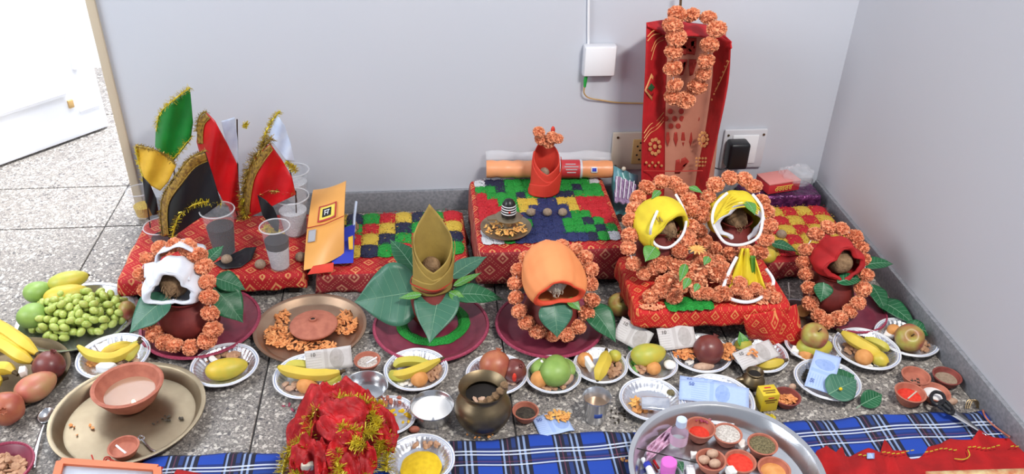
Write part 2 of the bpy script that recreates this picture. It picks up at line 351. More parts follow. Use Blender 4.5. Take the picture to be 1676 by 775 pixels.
# white door leaf standing open beyond the doorway
DA, DB = Vector((-1.457, 2.778, 0)), Vector((-1.186, 3.08, 0)); DU = (DB - DA).normalized(); DN = Vector((DU.y, -DU.x, 0))
door = thing('door_1', None, None, DA - DU * .56 + Vector((0, 0, .008)), math.atan2(DU.y, DU.x)); tag(door, 'open white panelled door leaf at the far left', kind='structure')
obj('leaf', xf(box(.97, .035, 2.1, .003), (.485, .0176, 0)), M['white'], door)
def on_door(px, py):
    d = ray(px, py); t = (DA - CAM).dot(DN) / d.dot(DN); p = CAM + d * t; q = p - door.location
    return Vector((q.dot(DU), -.001, q.z))
def mould(P, w=.012): obj('moulding', tube([Vector(p) for p in P], w, 6), M['white'], door)
a1, a2 = on_door(93, 0), on_door(122, 112); l1 = on_door(105, 152); l0 = on_door(0, 186)
sx = (a1.x + a2.x) / 2; zz = (l1.z + l0.z) / 2
mould([(sx, 0, 1.95), (sx, 0, a2.z)], .010); mould([(.12, 0, zz), (l1.x, 0, zz)], .012); mould([(.12, 0, 1.95), (.12, 0, zz)], .010); mould([(.12, 0, 1.95), (sx, 0, 1.95)], .010)
b0, b1 = on_door(130, 182), on_door(172, 164); mould([(b0.x, 0, b0.z), (min(b1.x, .95), 0, b0.z)], .008)
obj('latch', xf(box(.02, .012, .03, .003), on_door(117, 176)), M['tan'], door)
obj('bottom_rail', xf(box(.96, .012, .05, .004), (.485, -.006, .0)), M['white'], door)

# ================================================================== cloth-covered platforms
def rrect(sx, sy, r, t):
    # point on a rounded rectangle, t in 0..1
    n = t * 4; k = int(n) % 4; f = n - int(n)
    cs = [(1, -1), (1, 1), (-1, 1), (-1, -1)]; a, b = cs[k], cs[(k + 1) % 4]
    p = Vector(((a[0] + (b[0] - a[0]) * f) * sx, (a[1] + (b[1] - a[1]) * f) * sy))
    cx, cy = max(-sx + r, min(sx - r, p.x)), max(-sy + r, min(sy - r, p.y)); d = Vector((p.x - cx, p.y - cy))
    return Vector((cx, cy)) + (d.normalized() * r if d.length > 1e-6 else d)
def platform(label, x0, x1, y0, y1, top, skirt, m, m2=None, wave=.006, seed=1, rz=0, ht=None):
    cx, cy = (x0 + x1) / 2, (y0 + y1) / 2; sx, sy = (x1 - x0) / 2, (y1 - y0) / 2
    t = thing('low_platform', label, 'platform', (cx, cy, 0), rz)
    obj('board', xf(box(2 * sx - .02, 2 * sy - .02, .014, .003), (0, 0, top - .02)), M['wood'], t)
    for i in (-1, 1):
        for j in (-1, 1): obj('leg', xf(box(.028, .028, top - .0202, .004), (i * (sx - .03), j * (sy - .03), 0)), M['wood'], t)
    N = 96
    def ring(s, z, off, nzz=.0):
        out = []
        for i in range(N):
            p = rrect(sx, sy, .016, i / N); q = p * s; d = p.normalized()
            if off or nzz: q = q + d * (off + nzz * (sin(i * .7 + seed) + .7 * sin(i * 1.7 + seed * 2)))
            out.append(Vector((q.x, q.y, z + (.0016 * nz((q.x, q.y, 0), 18, seed) if s < 1.0 and not off else 0))))
        return out
    R = [ring(s, top, 0) for s in (.02, .2, .4, .6, .8, .93, .985)] + [ring(1, top - .003, .001)]
    R2 = [ring(1, top - .003, .001), ring(1, top - .012, .004)]
    for k in range(1, 6):
        f = k / 5; R2.append(ring(1, top - .012 - f * (top - .012 - skirt), .005 + .004 * f, wave * f))
    def weld(R):
        V = [p for r in R for p in r]; F = []
        for a in range(len(R) - 1):
            for i in range(N): F.append((a * N + i, a * N + (i + 1) % N, (a + 1) * N + (i + 1) % N, (a + 1) * N + i))
        return V, F
    V, F = weld(R); F.append(tuple(range(N))[::-1])
    obj('cloth_top', (V, F), m, t, smooth=True)
    obj('cloth_skirt', weld(R2), m2 or m, t, smooth=True, solid=.0015)
    return t
P1T, P2T, P3T, P4T, P5T = .072, .062, .132, .118, .062
p1 = platform('red patterned cloth platform at the left carrying the cups and flags', -.825, -.345, 1.945, 2.265, P1T, .03, M['band'], seed=1)
p2 = platform('low red cloth platform with checkered coloured rice under the wall skirting', -.306, .104, 1.955, 2.27, P2T, .004, M['band'], M['band2'], seed=2)
p3 = platform('taller red cloth box with the blue and green rice design', .134, .545, 1.93, 2.335, P3T, .03, M['band'], M['band2'], .002, seed=3)
p4 = platform('red throne platform piled with marigolds in front of the tall red cloth', .512, .905, 1.655, 1.905, P4T, .07, M['band3'], M['band3'], .003, seed=4)
p5 = platform('low red platform with yellow rice ovals in the right corner', .945, 1.245, 1.93, 2.23, P5T, .01, M['red'], M['band2'], seed=5)
# cloth tail hanging off the throne platform, right front corner, to the floor
A = [at(1215, 512, .105), at(1270, 506, .105), at(1300, 494, .10)]; B = [at(1222, 548, .022), at(1275, 568, .006), at(1312, 556, .006)]
Am = [at(1212, 530, .075), at(1268, 530, .08), at(1306, 522, .07)]
def tail(u, v):
    q = lambda L: L[0] * (1 - u) ** 2 + L[1] * 2 * u * (1 - u) + L[2] * u * u
    p = q(A) * (1 - v) ** 2 + q(Am) * 2 * v * (1 - v) + q(B) * v * v; return p + Vector((0, -.012 - .008 * sin(u * 14 + v * 2) * v, .003))
wobj('cloth_tail', surf(tail, 18, 12), M['band3'], [q for q in p4.children if q.name.startswith('cloth_skirt')][0], solid=.0015)
# cloth corner spread over the floor left of the left platform
A = [at(240, 378, .05), at(222, 425, .05), at(238, 452, .04)]; B = [at(222, 400, .004), at(185, 455, .004), at(225, 478, .004)]
def tail2(u, v):
    q = lambda L: L[0] * (1 - u) ** 2 + L[1] * 2 * u * (1 - u) + L[2] * u * u
    return q(A) * (1 - v) + q(B) * v + Vector((0, 0, .004 * sin(u * 11) * v + .001))
wobj('cloth_corner', surf(tail2, 14, 8), M['peach'], p1, solid=.0015)

# ------------------------------------------------------------------ coloured rice
rcache = {}
RM = dict(R='riceR', G='riceG', N='riceN', B='riceB', Y='riceY', W='riceW')
def rice_mesh(w, h, hg, code, var):
    key = (round(w, 4), round(h, 4), code, var)
    if key not in rcache:
        def fn(u, v):
            a, b = u * 2 - 1, v * 2 - 1; rr = max(abs(a), abs(b)); l = sqrt(a * a + b * b) or 1
            sq = rr / l; k = .72 * sq + .28                      # between a circle and a square
            x, y = a * k * w * .56, b * k * h * .56
            j = 1 + .10 * nz((a * 3, b * 3, var), 1.6, var)
            return (x * j, y * j, hg * (1 + .12 * var) * max(0, 1 - rr ** 4) + .0012 * nz((x, y, 0), 260, var) * (1 if rr < .97 else 0) + .0002)
        rcache[key] = mesh_of('rice_patch', surf(fn, 14, 14), M[RM[code]], True)
    return rcache[key]
def rice_design(label, rows, x0, x1, y0, y1, z, grow=1.08, hg=.006, skip=()):
    t = thing('coloured_rice_design', label, 'rice', ((x0 + x1) / 2, (y0 + y1) / 2, z + .0025))
    nr, nc = len(rows), len(rows[0]); w, h = (x1 - x0) / nc, (y1 - y0) / nr
    for r, row in enumerate(rows):
        for c, ch in enumerate(row):
            if ch == '.': continue
            obj('rice_patch', rice_mesh(w * grow, h * grow, hg, ch, (r * 3 + c) % 3), None, t,
                (x0 + w * (c + .5) - t.location.x, y1 - h * (r + .5) - t.location.y, .0004 * ((r * 5 + c * 2) % 3)))
    by = {}
    rg = random.Random(len(rows) * 17 + nc)
    for r, row in enumerate(rows):
        for c, ch in enumerate(row):
            for _ in range(int(46 * w * h / .0016)):
                gx, gy = x0 + w * (c + .5 + rg.gauss(0, .36)), y1 - h * (r + .5 + rg.gauss(0, .36))
                if x0 - .008 < gx < x1 + .008 and y0 - .008 < gy < y1 + .008: by.setdefault(ch, []).append((gx - t.location.x, gy - t.location.y, hg * rg.uniform(.75, 1.35), rg.uniform(0, pi), rg.uniform(-.5, .5)))
    og = ([(1, 0, 0), (-1, 0, 0), (0, .3, 0), (0, -.3, 0), (0, 0, .3), (0, 0, -.3)], [(0, 2, 4), (2, 1, 4), (1, 3, 4), (3, 0, 4), (2, 0, 5), (1, 2, 5), (3, 1, 5), (0, 3, 5)])
    for ch, L in by.items():
        obj('rice_grains', cat(*[xf(og, (a, b, z_), (0, tl, az), .0036) for a, b, z_, az, tl in L]), M[RM[ch]], t, smooth=False, kind='stuff')
    return t
seq = 'YBGR'
rice_design('checkered patches of green, yellow, red and navy rice on the low platform', [''.join(seq[(r + c) % 4] for c in range(8)) for r in range(4)], -.290, .096, 2.03, 2.262, P2T)
rice_design('blue, green, red and yellow rice design on the taller box', [
 'WBBGGGGGBGGGW', 'GGBGGGGGGGBGG', 'RGGGBGGGBBGGG', 'RRGGYYNNYYRRR', 'RRRGYNNNNYRRR', 'RRRRNNNNNGGRR', 'RRYGGNNNGGBGR', 'WWGNNNNNGGGBG', 'WWGNNNNNNNBGW'], .148, .53, 1.965, 2.325, P3T, 1.12, .004)
rice_design('alternating yellow and red rice ovals on the corner platform', ['YRYRYR', 'RYRYRY', 'YRYRYR', 'RYRYRY', 'YRYRYR'], .955, 1.235, 1.955, 2.22, P5T)
G_ = rice_design('loose green rice along the throne platform front', ['GGGGG'], at(1092, 500, P4T).x, at(1165, 500, P4T).x, at(1130, 506, P4T).y, at(1130, 490, P4T).y, P4T, 1.3, .005)

# ================================================================== builders
P = at
def mm(px_len, p): return px_len / ppm(p)
# ---- marigolds
def marigold_mesh(k):                          # a pom-pom of cupped, ruffled petals round a core
    rnd = random.Random(k); G = [ball(.74, 14, 10)]; N = 170
    for i in range(N):
        zz = 1 - 2 * (i + .5) / N; a = i * 2.39996 + rnd.uniform(-.1, .1); n = Vector((sqrt(1 - zz * zz) * cos(a), sqrt(1 - zz * zz) * sin(a), zz))
        t1 = n.orthogonal().normalized(); ph = rnd.uniform(0, 6.3); t2 = n.cross(t1); u = t1 * cos(ph) + t2 * sin(ph); v = n.cross(u)
        L = rnd.uniform(.93, 1.06); w = rnd.uniform(.15, .21); cv = rnd.uniform(.06, .13)
        V = []
        for q, (rr, ww) in enumerate(((.60, .5), (.84, 1.0), (L, .8))):
            for s_ in (-1, 0, 1):
                V.append(n * (rr - (.05 if s_ == 0 and q == 2 else 0)) + u * (s_ * w * ww) + v * (cv * (1 - abs(s_)) * (1 + .4 * q) + (.05 * q) + rnd.uniform(-.02, .02)))
        G.append((V, [(0, 1, 4, 3), (1, 2, 5, 4), (3, 4, 7, 6), (4, 5, 8, 7)]))
    g = cat(*G); return mesh_of('marigold', ([Vector((p.x, p.y, p.z * .88)) for p in g[0]], g[1]), M['mari'], True)
MG = [marigold_mesh(k) for k in range(4)]
def put_marigold(p, r, parent=None, rot=None):
    o = bpy.data.objects.new('marigold', random.choice(MG)); COL.objects.link(o); o.parent = parent
    o.location = Vector(p) - (parent.location if parent else Vector())
    o.rotation_euler = rot or (random.uniform(-.5, .5), random.uniform(-.5, .5), random.uniform(0, 6))
    s = r * random.uniform(.9, 1.12); o.scale = (s, s, s * random.uniform(.85, 1)); return o
def resample(S, step, closed=False):
    if closed: S = S + [S[0]]
    out, acc = [S[0]], 0
    for a, b in zip(S, S[1:]):
        L = (b - a).length; d = step - acc
        while d <= L and L > 0: out.append(a.lerp(b, d / L)); d += step
        acc = (acc + L) % step if L + acc >= step else acc + L
    return out
def garland(label, pts, r, step, closed=True, jit=.004):
    S = catmull(pts, 14, closed); L = min(pts, key=lambda q: q.z).copy()
    t = thing('marigold_garland', label, 'garland', L, group='marigold garlands')
    step = max(step, r * 1.72); C = resample(S, step, closed)
    if closed and (C[-1] - C[0]).length < step * .6: C.pop()
    for c in C: put_marigold(c + Vector((random.uniform(-jit, jit), random.uniform(-jit, jit), random.uniform(-jit, jit))), r, t)
    wobj('string', tube(S, .0012, 5, closed=closed), M['thread'], t); return t
# ---- leaves
def leaf(label, b, tip, w, m='leaf', arch=.10, fold=.16, n=None, catg='leaf', name='peepal_leaf', stem=.0):
    d = tip - b; L = d.length; d.normalize(); up = Vector(n or (0, -.35, 1)).normalized()
    side = d.cross(up).normalized(); nn = side.cross(d).normalized()
    def pt(u, v):
        wp = (sin(pi * min(1, u) ** .68) ** .85) * (1 - u ** 5 * .6) if 0 < u < 1 else 0
        x = v * w / 2 * wp
        return b + d * (L * u) + side * x + nn * (arch * L * sin(pi * u) + fold * abs(v) * w / 2 * wp + .03 * w * sin(u * 13 + v * 3) * abs(v) * wp)
    g = surf(lambda u, v: pt(u, v * 2 - 1), 18, 10)
    o = wsolo(name, label, catg, g, M[m], solid=.0012)
    veins = [tube([pt(u / 12, 0) + nn * .0012 for u in range(0, 13)], [.0011 - .0008 * u / 12 for u in range(13)], 5)]
    for k in range(1, 7):
        u0 = .08 + k * .115
        for s in (-1, 1): veins.append(tube([pt(u0 + .10 * q, s * q * .92) + nn * .0010 for q in (0, .33, .66, 1)], .00028, 4))
    if stem: veins.append(tube([b, b - d * stem * .6 - Vector((0, 0, stem * .2)), b - d * stem - Vector((0, 0, stem * .5))], .0013, 5))
    wobj('veins', cat(*veins), M['vein'], o, label='pale leaf veins'); return o
# ---- vessels
def plate_maroon(label, px, py, w):
    c = at(px, py, .012); r = mm(w, c) / 2
    t = thing('maroon_plate', label, 'plate', (c.x, c.y, .0008), group='maroon plastic plates')
    obj('dish', lathe([(0, .003), (r * .72, .003), (r * .78, .005), (r * .93, .021), (r * .96, .022), (r * .94, .017), (r * .8, .001), (r * .7, 0), (0, 0)], 56), M['maroon'], t)
    obj('beaded_rim', lathe([(r * .935, .0195), (r * .95, .0245), (r * .99, .0245), (r, .021), (r * .96, .0185)], 150, lambda a, k: 1 + .006 * sin(a * 75)), M['maroonr'], t)
    return t
FO = {}
def foil_plate(label, px, py, w, sq=1.0, rz=0, zb=.0008):
    c = at(px, py, .02 + zb); r = mm(w, c) / 2; key = 1
    if not FO:
        f = lambda a, k: 1 + (.016 * sin(a * 34) if 2 <= k <= 6 else 0)
        FO['d'] = mesh_of('dish', lathe([(0, .035), (.62, .035), (.66, .04), (.73, .12), (.80, .21), (.86, .27), (.90, .28), (.90, .265), (.86, .25), (.66, .015), (.6, 0), (0, 0)], 136, f), M['foil'], True)
        FO['r'] = mesh_of('rim', lathe([(.885, .272), (.905, .30), (.925, .275), (.945, .272), (.965, .30), (.985, .30), (1, .27), (.97, .255), (.89, .26)], 72, lambda a, k: 1 + .004 * sin(a * 9)), M['rimw'], True)
        FO['b'] = mesh_of('blue_band', lathe([(.927, .2765), (.943, .2765), (.943, .272), (.927, .272)], 72), M['foilb'], True)
    t = thing('foil_paper_plate', label, 'plate', (c.x, c.y, zb), rz, 'silver foil paper plates')
    for n in ('d', 'r', 'b'):
        o = obj(FO[n].name.split('.')[0], FO[n], None, t); o.scale = (r, r * sq, r * 1.0)
    return t
def clay_bowl(label, px, py, w, m='clay', fill=None, fm='ash', z=.0008, h=.42, name='clay_bowl', rot=(0, 0, 0), fillh=.62):
    c = at(px, py, z + .02); r = mm(w, c) / 2; H = r * 2 * h
    t = thing(name, label, 'bowl', (c.x, c.y, z)); t.rotation_euler = rot
    obj('bowl', lathe([(0, .0), (r * .5, 0), (r * .72, H * .3), (r * .95, H * .85), (r, H), (r * .95, H * 1.03), (r * .88, H), (r * .8, H * .75), (r * .6, H * .32), (r * .4, H * .2), (0, H * .18)], 36), M[m], t)
    if fill:
        q = .6 + .38 * (fillh - .32) / .68
        g = lathe([(r * q, H * fillh), (r * q * .8, H * (fillh + .05)), (r * q * .5, H * (fillh + .12)), (r * q * .2, H * (fillh + .14)), (0, H * (fillh + .14))], 28)
        if fill != 'liquid': g = mapg(g, lambda v: v + Vector((0, 0, .0018 * nz(v, 160, px % 7) if v.xy.length < r * q * .98 else 0)))
        else: g = lathe([(r * q, H * fillh), (0, H * fillh)], 28)
        obj(fill, g, M[fm], t)
    return t
def wrap_axes(d):
    d = Vector(d).normalized(); s = d.cross(Vector((0, 0, 1))).normalized(); return d, s, s.cross(d)
def coconut(parent, c, d, r, L, m='coco', tuft=True):
    d, s, u = wrap_axes(d); g = ico(1, 3)
    def fn(v):
        q = 1 + .06 * nz(v, 4, 3); k = v.x
        taper = 1 - .35 * max(0, k) ** 2
        return c + d * (k * L) + s * (v.y * r * taper * q) + u * (v.z * r * taper * q)
    sh = wobj('coconut_shell', mapg(g, fn), M[m], parent)
    if tuft:
        G = []
        for _ in range(26):
            a = random.uniform(0, 2 * pi); b = random.uniform(.0, .55) * r
            p0 = c + d * L * .78 + s * b * cos(a) + u * b * sin(a)
            G.append(tube([p0, p0 + d * r * .22 + (s * cos(a) + u * sin(a)) * r * .12, p0 + d * r * random.uniform(.3, .5) + s * random.uniform(-.2, .2) * r + u * random.uniform(-.25, .05) * r], [.0012, .001, .0004], 4))
        wobj('fibre_tuft', cat(*G), M[m], sh)
def hood(parent, c, d, a, b, L, m, open_=.66, seed=1, rim=None, lipm=None, folds=.06, point=0, name='cloth_wrap'):
    d, s, u = wrap_axes(d); nu, nv = 64, 22
    rim = rim or (lambda f: 1)
    def pt(f, k):                               # f angle, k 0..1 back pole to opening
        t = k * open_ * pi; ax = -cos(t) * L; rd = max(0, sin(t)) ** .72
        w = 1 + folds * k * sin(3 * f + seed) + folds * .55 * k * sin(7 * f + seed * 2.3) + folds * .3 * sin(13 * f + seed)
        w *= 1 + (rim(f) - 1) * k ** 2
        up = sin(f) * b * rd * w
        return c + d * ax + s * (cos(f) * a * rd * w) + u * (up + (point * L * (1 - k) ** 2))
    g = surf(lambda i, j: pt(i * 2 * pi, max(.012, j)), nu, nv, True)
    wrap = wobj(name, g, M[m], parent, solid=.002)
    q = [(1.005, 0), (.99, .04), (.93, .05), (.86, -.02), (.80, -.2)]
    def lip(i, j):
        f = i * 2 * pi; e = pt(f, 1); cc = c + d * ((e - c).dot(d)); k = j * 4; n = min(3, int(k)); fr = k - n
        sc_ = q[n][0] * (1 - fr) + q[n + 1][0] * fr; ax = q[n][1] * (1 - fr) + q[n + 1][1] * fr
        wv = 1 + .03 * sin(5 * f + seed + j * 4)
        return cc + (e - cc) * sc_ * wv + d * ax * L * .35
    wobj('folded_edge', surf(lip, nu, 8, True), M[lipm or m], wrap, solid=.002)
def pot(parent, s, m='claypot', z0=0):
    obj('pot', lathe([(0, 0), (.038 * s, 0), (.05 * s, .006), (.074 * s, .04), (.078 * s, .062), (.068 * s, .09), (.048 * s, .108), (.046 * s, .116), (.058 * s, .128), (.054 * s, .128), (.04 * s, .112), (0, .105)], 40), M[m], parent, (0, 0, z0))
# ---- fruit and food
def mango(label, px, py, z, L, Wd, ang, m, tilt=0, group=None, name='mango'):
    c = at(px, py, z); l, w = mm(L, c) / 2, mm(Wd, c) / 2
    g = ball(1, 24, 16)
    def fn(v):
        k = v.x; bend = .18 * (k * k); return Vector((k * l, v.y * w * (1 - .16 * k) + bend * w * .6, v.z * w * .9 * (1 - .12 * k)))
    g = mapg(xf(g, rot=(0, pi / 2, 0)), fn)
    d = (at(px + 10 * cos(ang), py - 10 * sin(ang), z) - c); rz = math.atan2(d.y, d.x)
    o = solo(name, label, 'mango', g, M[m], c, (0, tilt, rz), group)
    obj('stem_scar', xf(ball(.004, 8, 6), (l * .985, .18 * w * .6, 0)), M['btip'], o); return o
def banana(label, pts, r, m='banana', name='banana', group=None, cut=False, tip='btip'):
    pts = [at(*p) for p in pts]; S = catmull(pts, 6); n = len(S)
    R = [r * (min(1, .34 + 2.6 * min(i, n - 1 - i) / n)) for i in range(n)]
    t = thing(name, label, 'banana', min(S, key=lambda q: q.z).copy(), group=group)
    V, F = tube(S, R, 10)
    for i in range(len(V)):                     # five soft ridges
        ring = i // 10; V[i] = S[ring] + (V[i] - S[ring]) * (1.05 if i % 2 else .95)
    wobj('peel', (V, F), M[m], t)
    wobj('stalk', tube([S[-1], S[-1] + (S[-1] - S[-3]).normalized() * r * .9], [r * .36, r * .26], 7), M[tip], t)
    wobj('blossom_end', tube([S[0], S[0] + (S[0] - S[2]).normalized() * r * .3], [r * .36, r * .16], 7), M['btip'], t); return t
def pomegranate(label, px, py, z, D, m, crown=(0, 0), catg='pomegranate', name='pomegranate', group=None, sq=1):
    c = at(px, py, z); r = mm(D, c) / 2
    t = thing(name, label, catg, c - Vector((0, 0, r * .95)), group=group)
    def fn(v):
        n = v.normalized(); a = math.atan2(n.y, n.x); q = 1 + .025 * cos(5 * a) * (1 - abs(n.z)) + .02 * nz(n, 2, px % 5); return n * r * q
    rot = (crown[0], crown[1], 0)
    obj('fruit', mapg(ico(1, 3), fn), M[m], t, (0, 0, r * .95), rot)
    cr = lathe([(.22 * r, .93 * r), (.15 * r, 1.0 * r), (.17 * r, 1.07 * r), (.20 * r, 1.12 * r), (.16 * r, 1.11 * r), (.11 * r, 1.0 * r), (0, .98 * r)], 24, lambda a, k: 1 + (.25 * cos(6 * a) if k in (3, 4) else 0))
    obj('crown', cr, M[m], t, (0, 0, r * .95), rot); return t
def apple(label, px, py, z, D, m='apple', rot=(0, 0, 0), group=None):
    c = at(px, py, z); r = mm(D, c) / 2
    t = thing('apple', label, 'apple', c - Vector((0, 0, r * .9)), group=group)
    prof = [(0, -.78), (.2, -.86), (.45, -.84), (.78, -.55), (.98, -.05), (1, .25), (.85, .62), (.55, .84), (.3, .84), (.12, .72), (0, .6)]
    S = catmull([Vector((a, b, 0)) for a, b in prof], 3)
    obj('fruit', lathe([(max(0, q.x) * r, q.y * r) for q in S], 32, lambda a, k: 1 + .015 * cos(5 * a)), M[m], t, (0, 0, r * .9), rot)
    obj('stem', xf(tube([(0, 0, .6 * r), (.03 * r, 0, .8 * r), (.1 * r, 0, 1.0 * r)], [.05 * r, .04 * r, .05 * r], 6), (0, 0, 0)), M['btip'], t, (0, 0, r * .9), rot); return t
def lump(label, name, catg, px, py, z, D, m, sq=(1, 1, .9), rz=0, group=None, rough=.05, kind=None):
    c = at(px, py, z); r = mm(D, c) / 2; sd = px % 11
    if m in ('white2', 'milk', 'ivory', 'thread') and sq != (1, 1, .6):
        g = box(1.5, 1.5, 1.5, .22, 2, 2); g = mapg(g, lambda v: Vector((v.x * sq[0], v.y * sq[1], (v.z - .75) * sq[2])) * r * (1 + .16 * nz(v, 1.4, sd)))
        return solo(name, label, catg, g, M[m], c, (.15, .1, rz + sd), group, kind)
    g = mapg(ico(1, 3), lambda v: Vector((v.x * sq[0], v.y * sq[1], v.z * sq[2])) * r * (1 + rough * nz(v, 3.2, sd)))
    return solo(name, label, catg, g, M[m], c, (0, 0, rz), group, kind)
def bits(label, name, catg, px, py, z, sx, sy, n, m, size=.006, flat=.6, pile=0):
    c = at(px, py, z); G = []; k = 1 / ppm(c)
    for i in range(n):
        a = random.uniform(0, 2 * pi); q = sqrt(random.random())
        p = at(px + cos(a) * q * sx, py + sin(a) * q * sy, z) - c
        s = size * random.uniform(.6, 1.3); p.z += s * flat * .6 + pile * (1 - q * q) * random.random()
        g = mapg(ico(1, 1), lambda v: v * (1 + .25 * nz(v, 2, i)))
        G.append(xf(g, p, (random.uniform(-.6, .6), random.uniform(-.6, .6), random.uniform(0, 6)), (s * random.uniform(.9, 1.6), s * random.uniform(.7, 1), s * flat)))
    return solo(name, label, catg, cat(*G), M[m], c, kind='stuff')
def petals(label, px, py, z, sx, sy, n, m='petal', size=.011, pile=0, name='flower_petals', plane=None):
    c = at(px, py, z); G = []
    for i in range(n):
        a = random.uniform(0, 2 * pi); q = sqrt(random.random())
        p = at(px + cos(a) * q * sx, py + sin(a) * q * sy, z) - c; s = size * random.uniform(.6, 1.2)
        p.z += pile * random.random() * (1 - q * .7) + .001
        g = surf(lambda u, v: (s * (u - .5) * 1.3, s * (v - .5) * .7 * sin(pi * (.15 + .8 * u)), s * .3 * (u - .5) ** 2 + s * .2 * (v - .5) ** 2), 3, 2)
        G.append(xf(g, p, (random.uniform(-.5, .5), random.uniform(-.6, .3), random.uniform(0, 6))))
    return solo(name, label, 'petals', cat(*G), M[m], c, kind='stuff', solid=.0006)
def text_mesh(s, size, m):
    cu = bpy.data.curves.new('t', 'FONT'); cu.body = s; cu.size = size; cu.align_x = 'CENTER'; cu.align_y = 'CENTER'; cu.extrude = size * .01; cu.resolution_u = 3
    o = bpy.data.objects.new('t', cu); COL.objects.link(o)
    bpy.context.view_layer.update()
    me = bpy.data.meshes.new_from_object(o.evaluated_get(bpy.context.evaluated_depsgraph_get())); bpy.data.objects.remove(o); bpy.data.curves.remove(cu)
    me.materials.clear(); me.materials.append(m); return me
TX = {}
def txt(s, size, m):
    k = (s, round(size, 4), m.name)
    if k not in TX: TX[k] = text_mesh(s, size, m)
    return TX[k]
def note(label, l, r, n, kind='noteg', bend=.006, num='10', w=.063, lw=None):
    A, B = at(*l), at(*r); c = (A + B) / 2; x = (B - A); L = lw or x.length; x.normalize(); n = Vector(n); n = (n - x * n.dot(x)).normalized(); y = n.cross(x)
    R_ = Matrix((x, y, n)).transposed()
    f = L / .123
    g = surf(lambda u, v: ((u - .5) * L, (v - .5) * w, bend * (1 - (2 * u - 1) ** 2) + .0015 * sin(u * 9 + v * 3)), 16, 6)
    o = solo('banknote', label, 'banknote', g, M[kind], c, group=None, solid=.0004); o.rotation_euler = R_.to_euler()
    if num:
        i = M['ink'] if kind == 'noteg' else M['inkb']
        q = obj('numeral', txt(num, .013, i), None, o, (-L * .33, w * .28, bend * .55 + .0022)); q.rotation_euler = (0, -bend * 10, 0)
    return o
def tinsel(path, m, parent, L=.014, dens=900, seed=1, name='tinsel_trim', side=None):
    """short metallic strips bristling off an edge"""
    rnd = random.Random(seed); G = []; tot = sum((b - a).length for a, b in zip(path, path[1:]))
    for a, b in zip(path, path[1:]):
        n = max(1, int((b - a).length * dens * 2.6)); t = (b - a).normalized()
        for _ in range(n):
            p = a.lerp(b, rnd.random()); d = Vector((rnd.gauss(0, 1), rnd.gauss(0, .7), rnd.gauss(0, 1))); d = (d - t * d.dot(t) * .6).normalized()
            l = L * rnd.uniform(.5, 1.15); w = d.cross(Vector((rnd.random(), rnd.random(), rnd.random()))).normalized() * .0009
            G.append(([p - w, p + w, p + d * l + w, p + d * l - w], [(0, 1, 2, 3)]))
    G.append(tube(path, .0022, 5))
    return wobj(name, cat(*G), M[m], parent, smooth=False)
def sheet_px(outline, Y, bend, cuts=4, skew=0.0):
    """cloth outline standing in the room near depth Y, bellying by bend"""
    xs_ = [p[0] for p in outline]; ys_ = [p[1] for p in outline]; x0, x1, y0, y1 = min(xs_), max(xs_), min(ys_), max(ys_)
    def dep(px, py): 
        u = (px - x0) / (x1 - x0); v = (py - y0) / (y1 - y0); return Y - bend * sin(pi * u) * (.4 + .6 * v) + skew * (u - .5) + bend * .25 * sin(u * 9 + v * 4)
    g = poly_sheet([Vector((p[0], p[1], 0)) for p in outline], cuts)
    f = lambda px, py: aty(px, py, dep(px, py))
    return ([f(v.x, v.y) for v in g[0]], g[1]), f

# ================================================================== wall fittings
t = thing('router_box', 'square white plastic junction box high on the back wall', 'junction box', aty(979, 95, YB - .001))
obj('case', xf(box(.098, .03, .094, .006, 3), (0, -.0156, -.047)), M['switch'], t)
obj('lid', xf(box(.09, .003, .086, .001), (0, -.0315, -.043)), M['white'], t)
S = [aty(963, 72, YB - .006), aty(963, 40, YB - .006), aty(964, -60, YB - .006)]
wsolo('surface_cable', 'thin white cable rising up the back wall from the junction box', 'cable', tube(S, .0035, 8), M['white'])
t = thing('fibre_cable', 'tan cable with a green plug curling from the junction box', 'cable', aty(960, 124, YB - .018))
wobj('plug', tube([aty(960, 121, YB - .018), aty(958, 132, YB - .018), aty(957, 142, YB - .018)], [.005, .0055, .004], 10), M['greenp'], t)
wobj('cord', tube(catmull([aty(957, 141, YB - .018), aty(956, 152, YB - .016), aty(964, 160, YB - .012), aty(985, 164, YB - .008), aty(1015, 168, YB - .006), aty(1075, 169, YB - .005)], 6), .0022, 8), M['tan'], t)
t = thing('wall_socket', 'beige socket board partly hidden behind the tall red cloth', 'socket', aty(1028, 245, YB - .001))
obj('plate', xf(box(.15, .012, .13, .003), (.02, -.0065, -.065)), M['ivory'], t)
obj('socket_module', xf(box(.05, .006, .085, .002), (.035, -.015, -.042)), M['tan'], t)
for i, (a, b) in enumerate(((.025, .02), (.043, .02), (.034, .032), (.025, -.01), (.043, -.01), (.034, .006), (.034, -.026))): obj('pin_hole', xf(tube([(a, -.0183, b), (a, -.0177, b)], .0035, 10), (0, 0, 0)), M['dark'], t)
for s in (-.05, .05): obj('screw', tube([(-.04, -.0145, s), (-.04, -.0122, s)], .004, 10), M['bronze'], t)
t = thing('wall_switch', 'white switch plate with a black adapter plugged in', 'socket', aty(1215, 241, YB - .001))
obj('plate', xf(box(.14, .012, .135, .004), (0, -.0065, -.0675)), M['switch'], t)
obj('inner_plate', xf(box(.085, .004, .1, .002), (.0, -.0145, -.05)), M['white'], t)
for s in (-.058, .058): obj('screw', tube([(s, -.0145, .05), (s, -.0122, .05)], .004, 10), M['bronze'], t)
t = thing('power_adapter', 'black power adapter plugged into the white switch plate', 'adapter', aty(1206, 252, YB - .045))
obj('body', xf(box(.066, .05, .09, .009, 3), (0, 0, -.045)), M['navy'], t)
obj('pins', xf(box(.02, .012, .01, .001), (0, .028, -.01)), M['steel'], t)
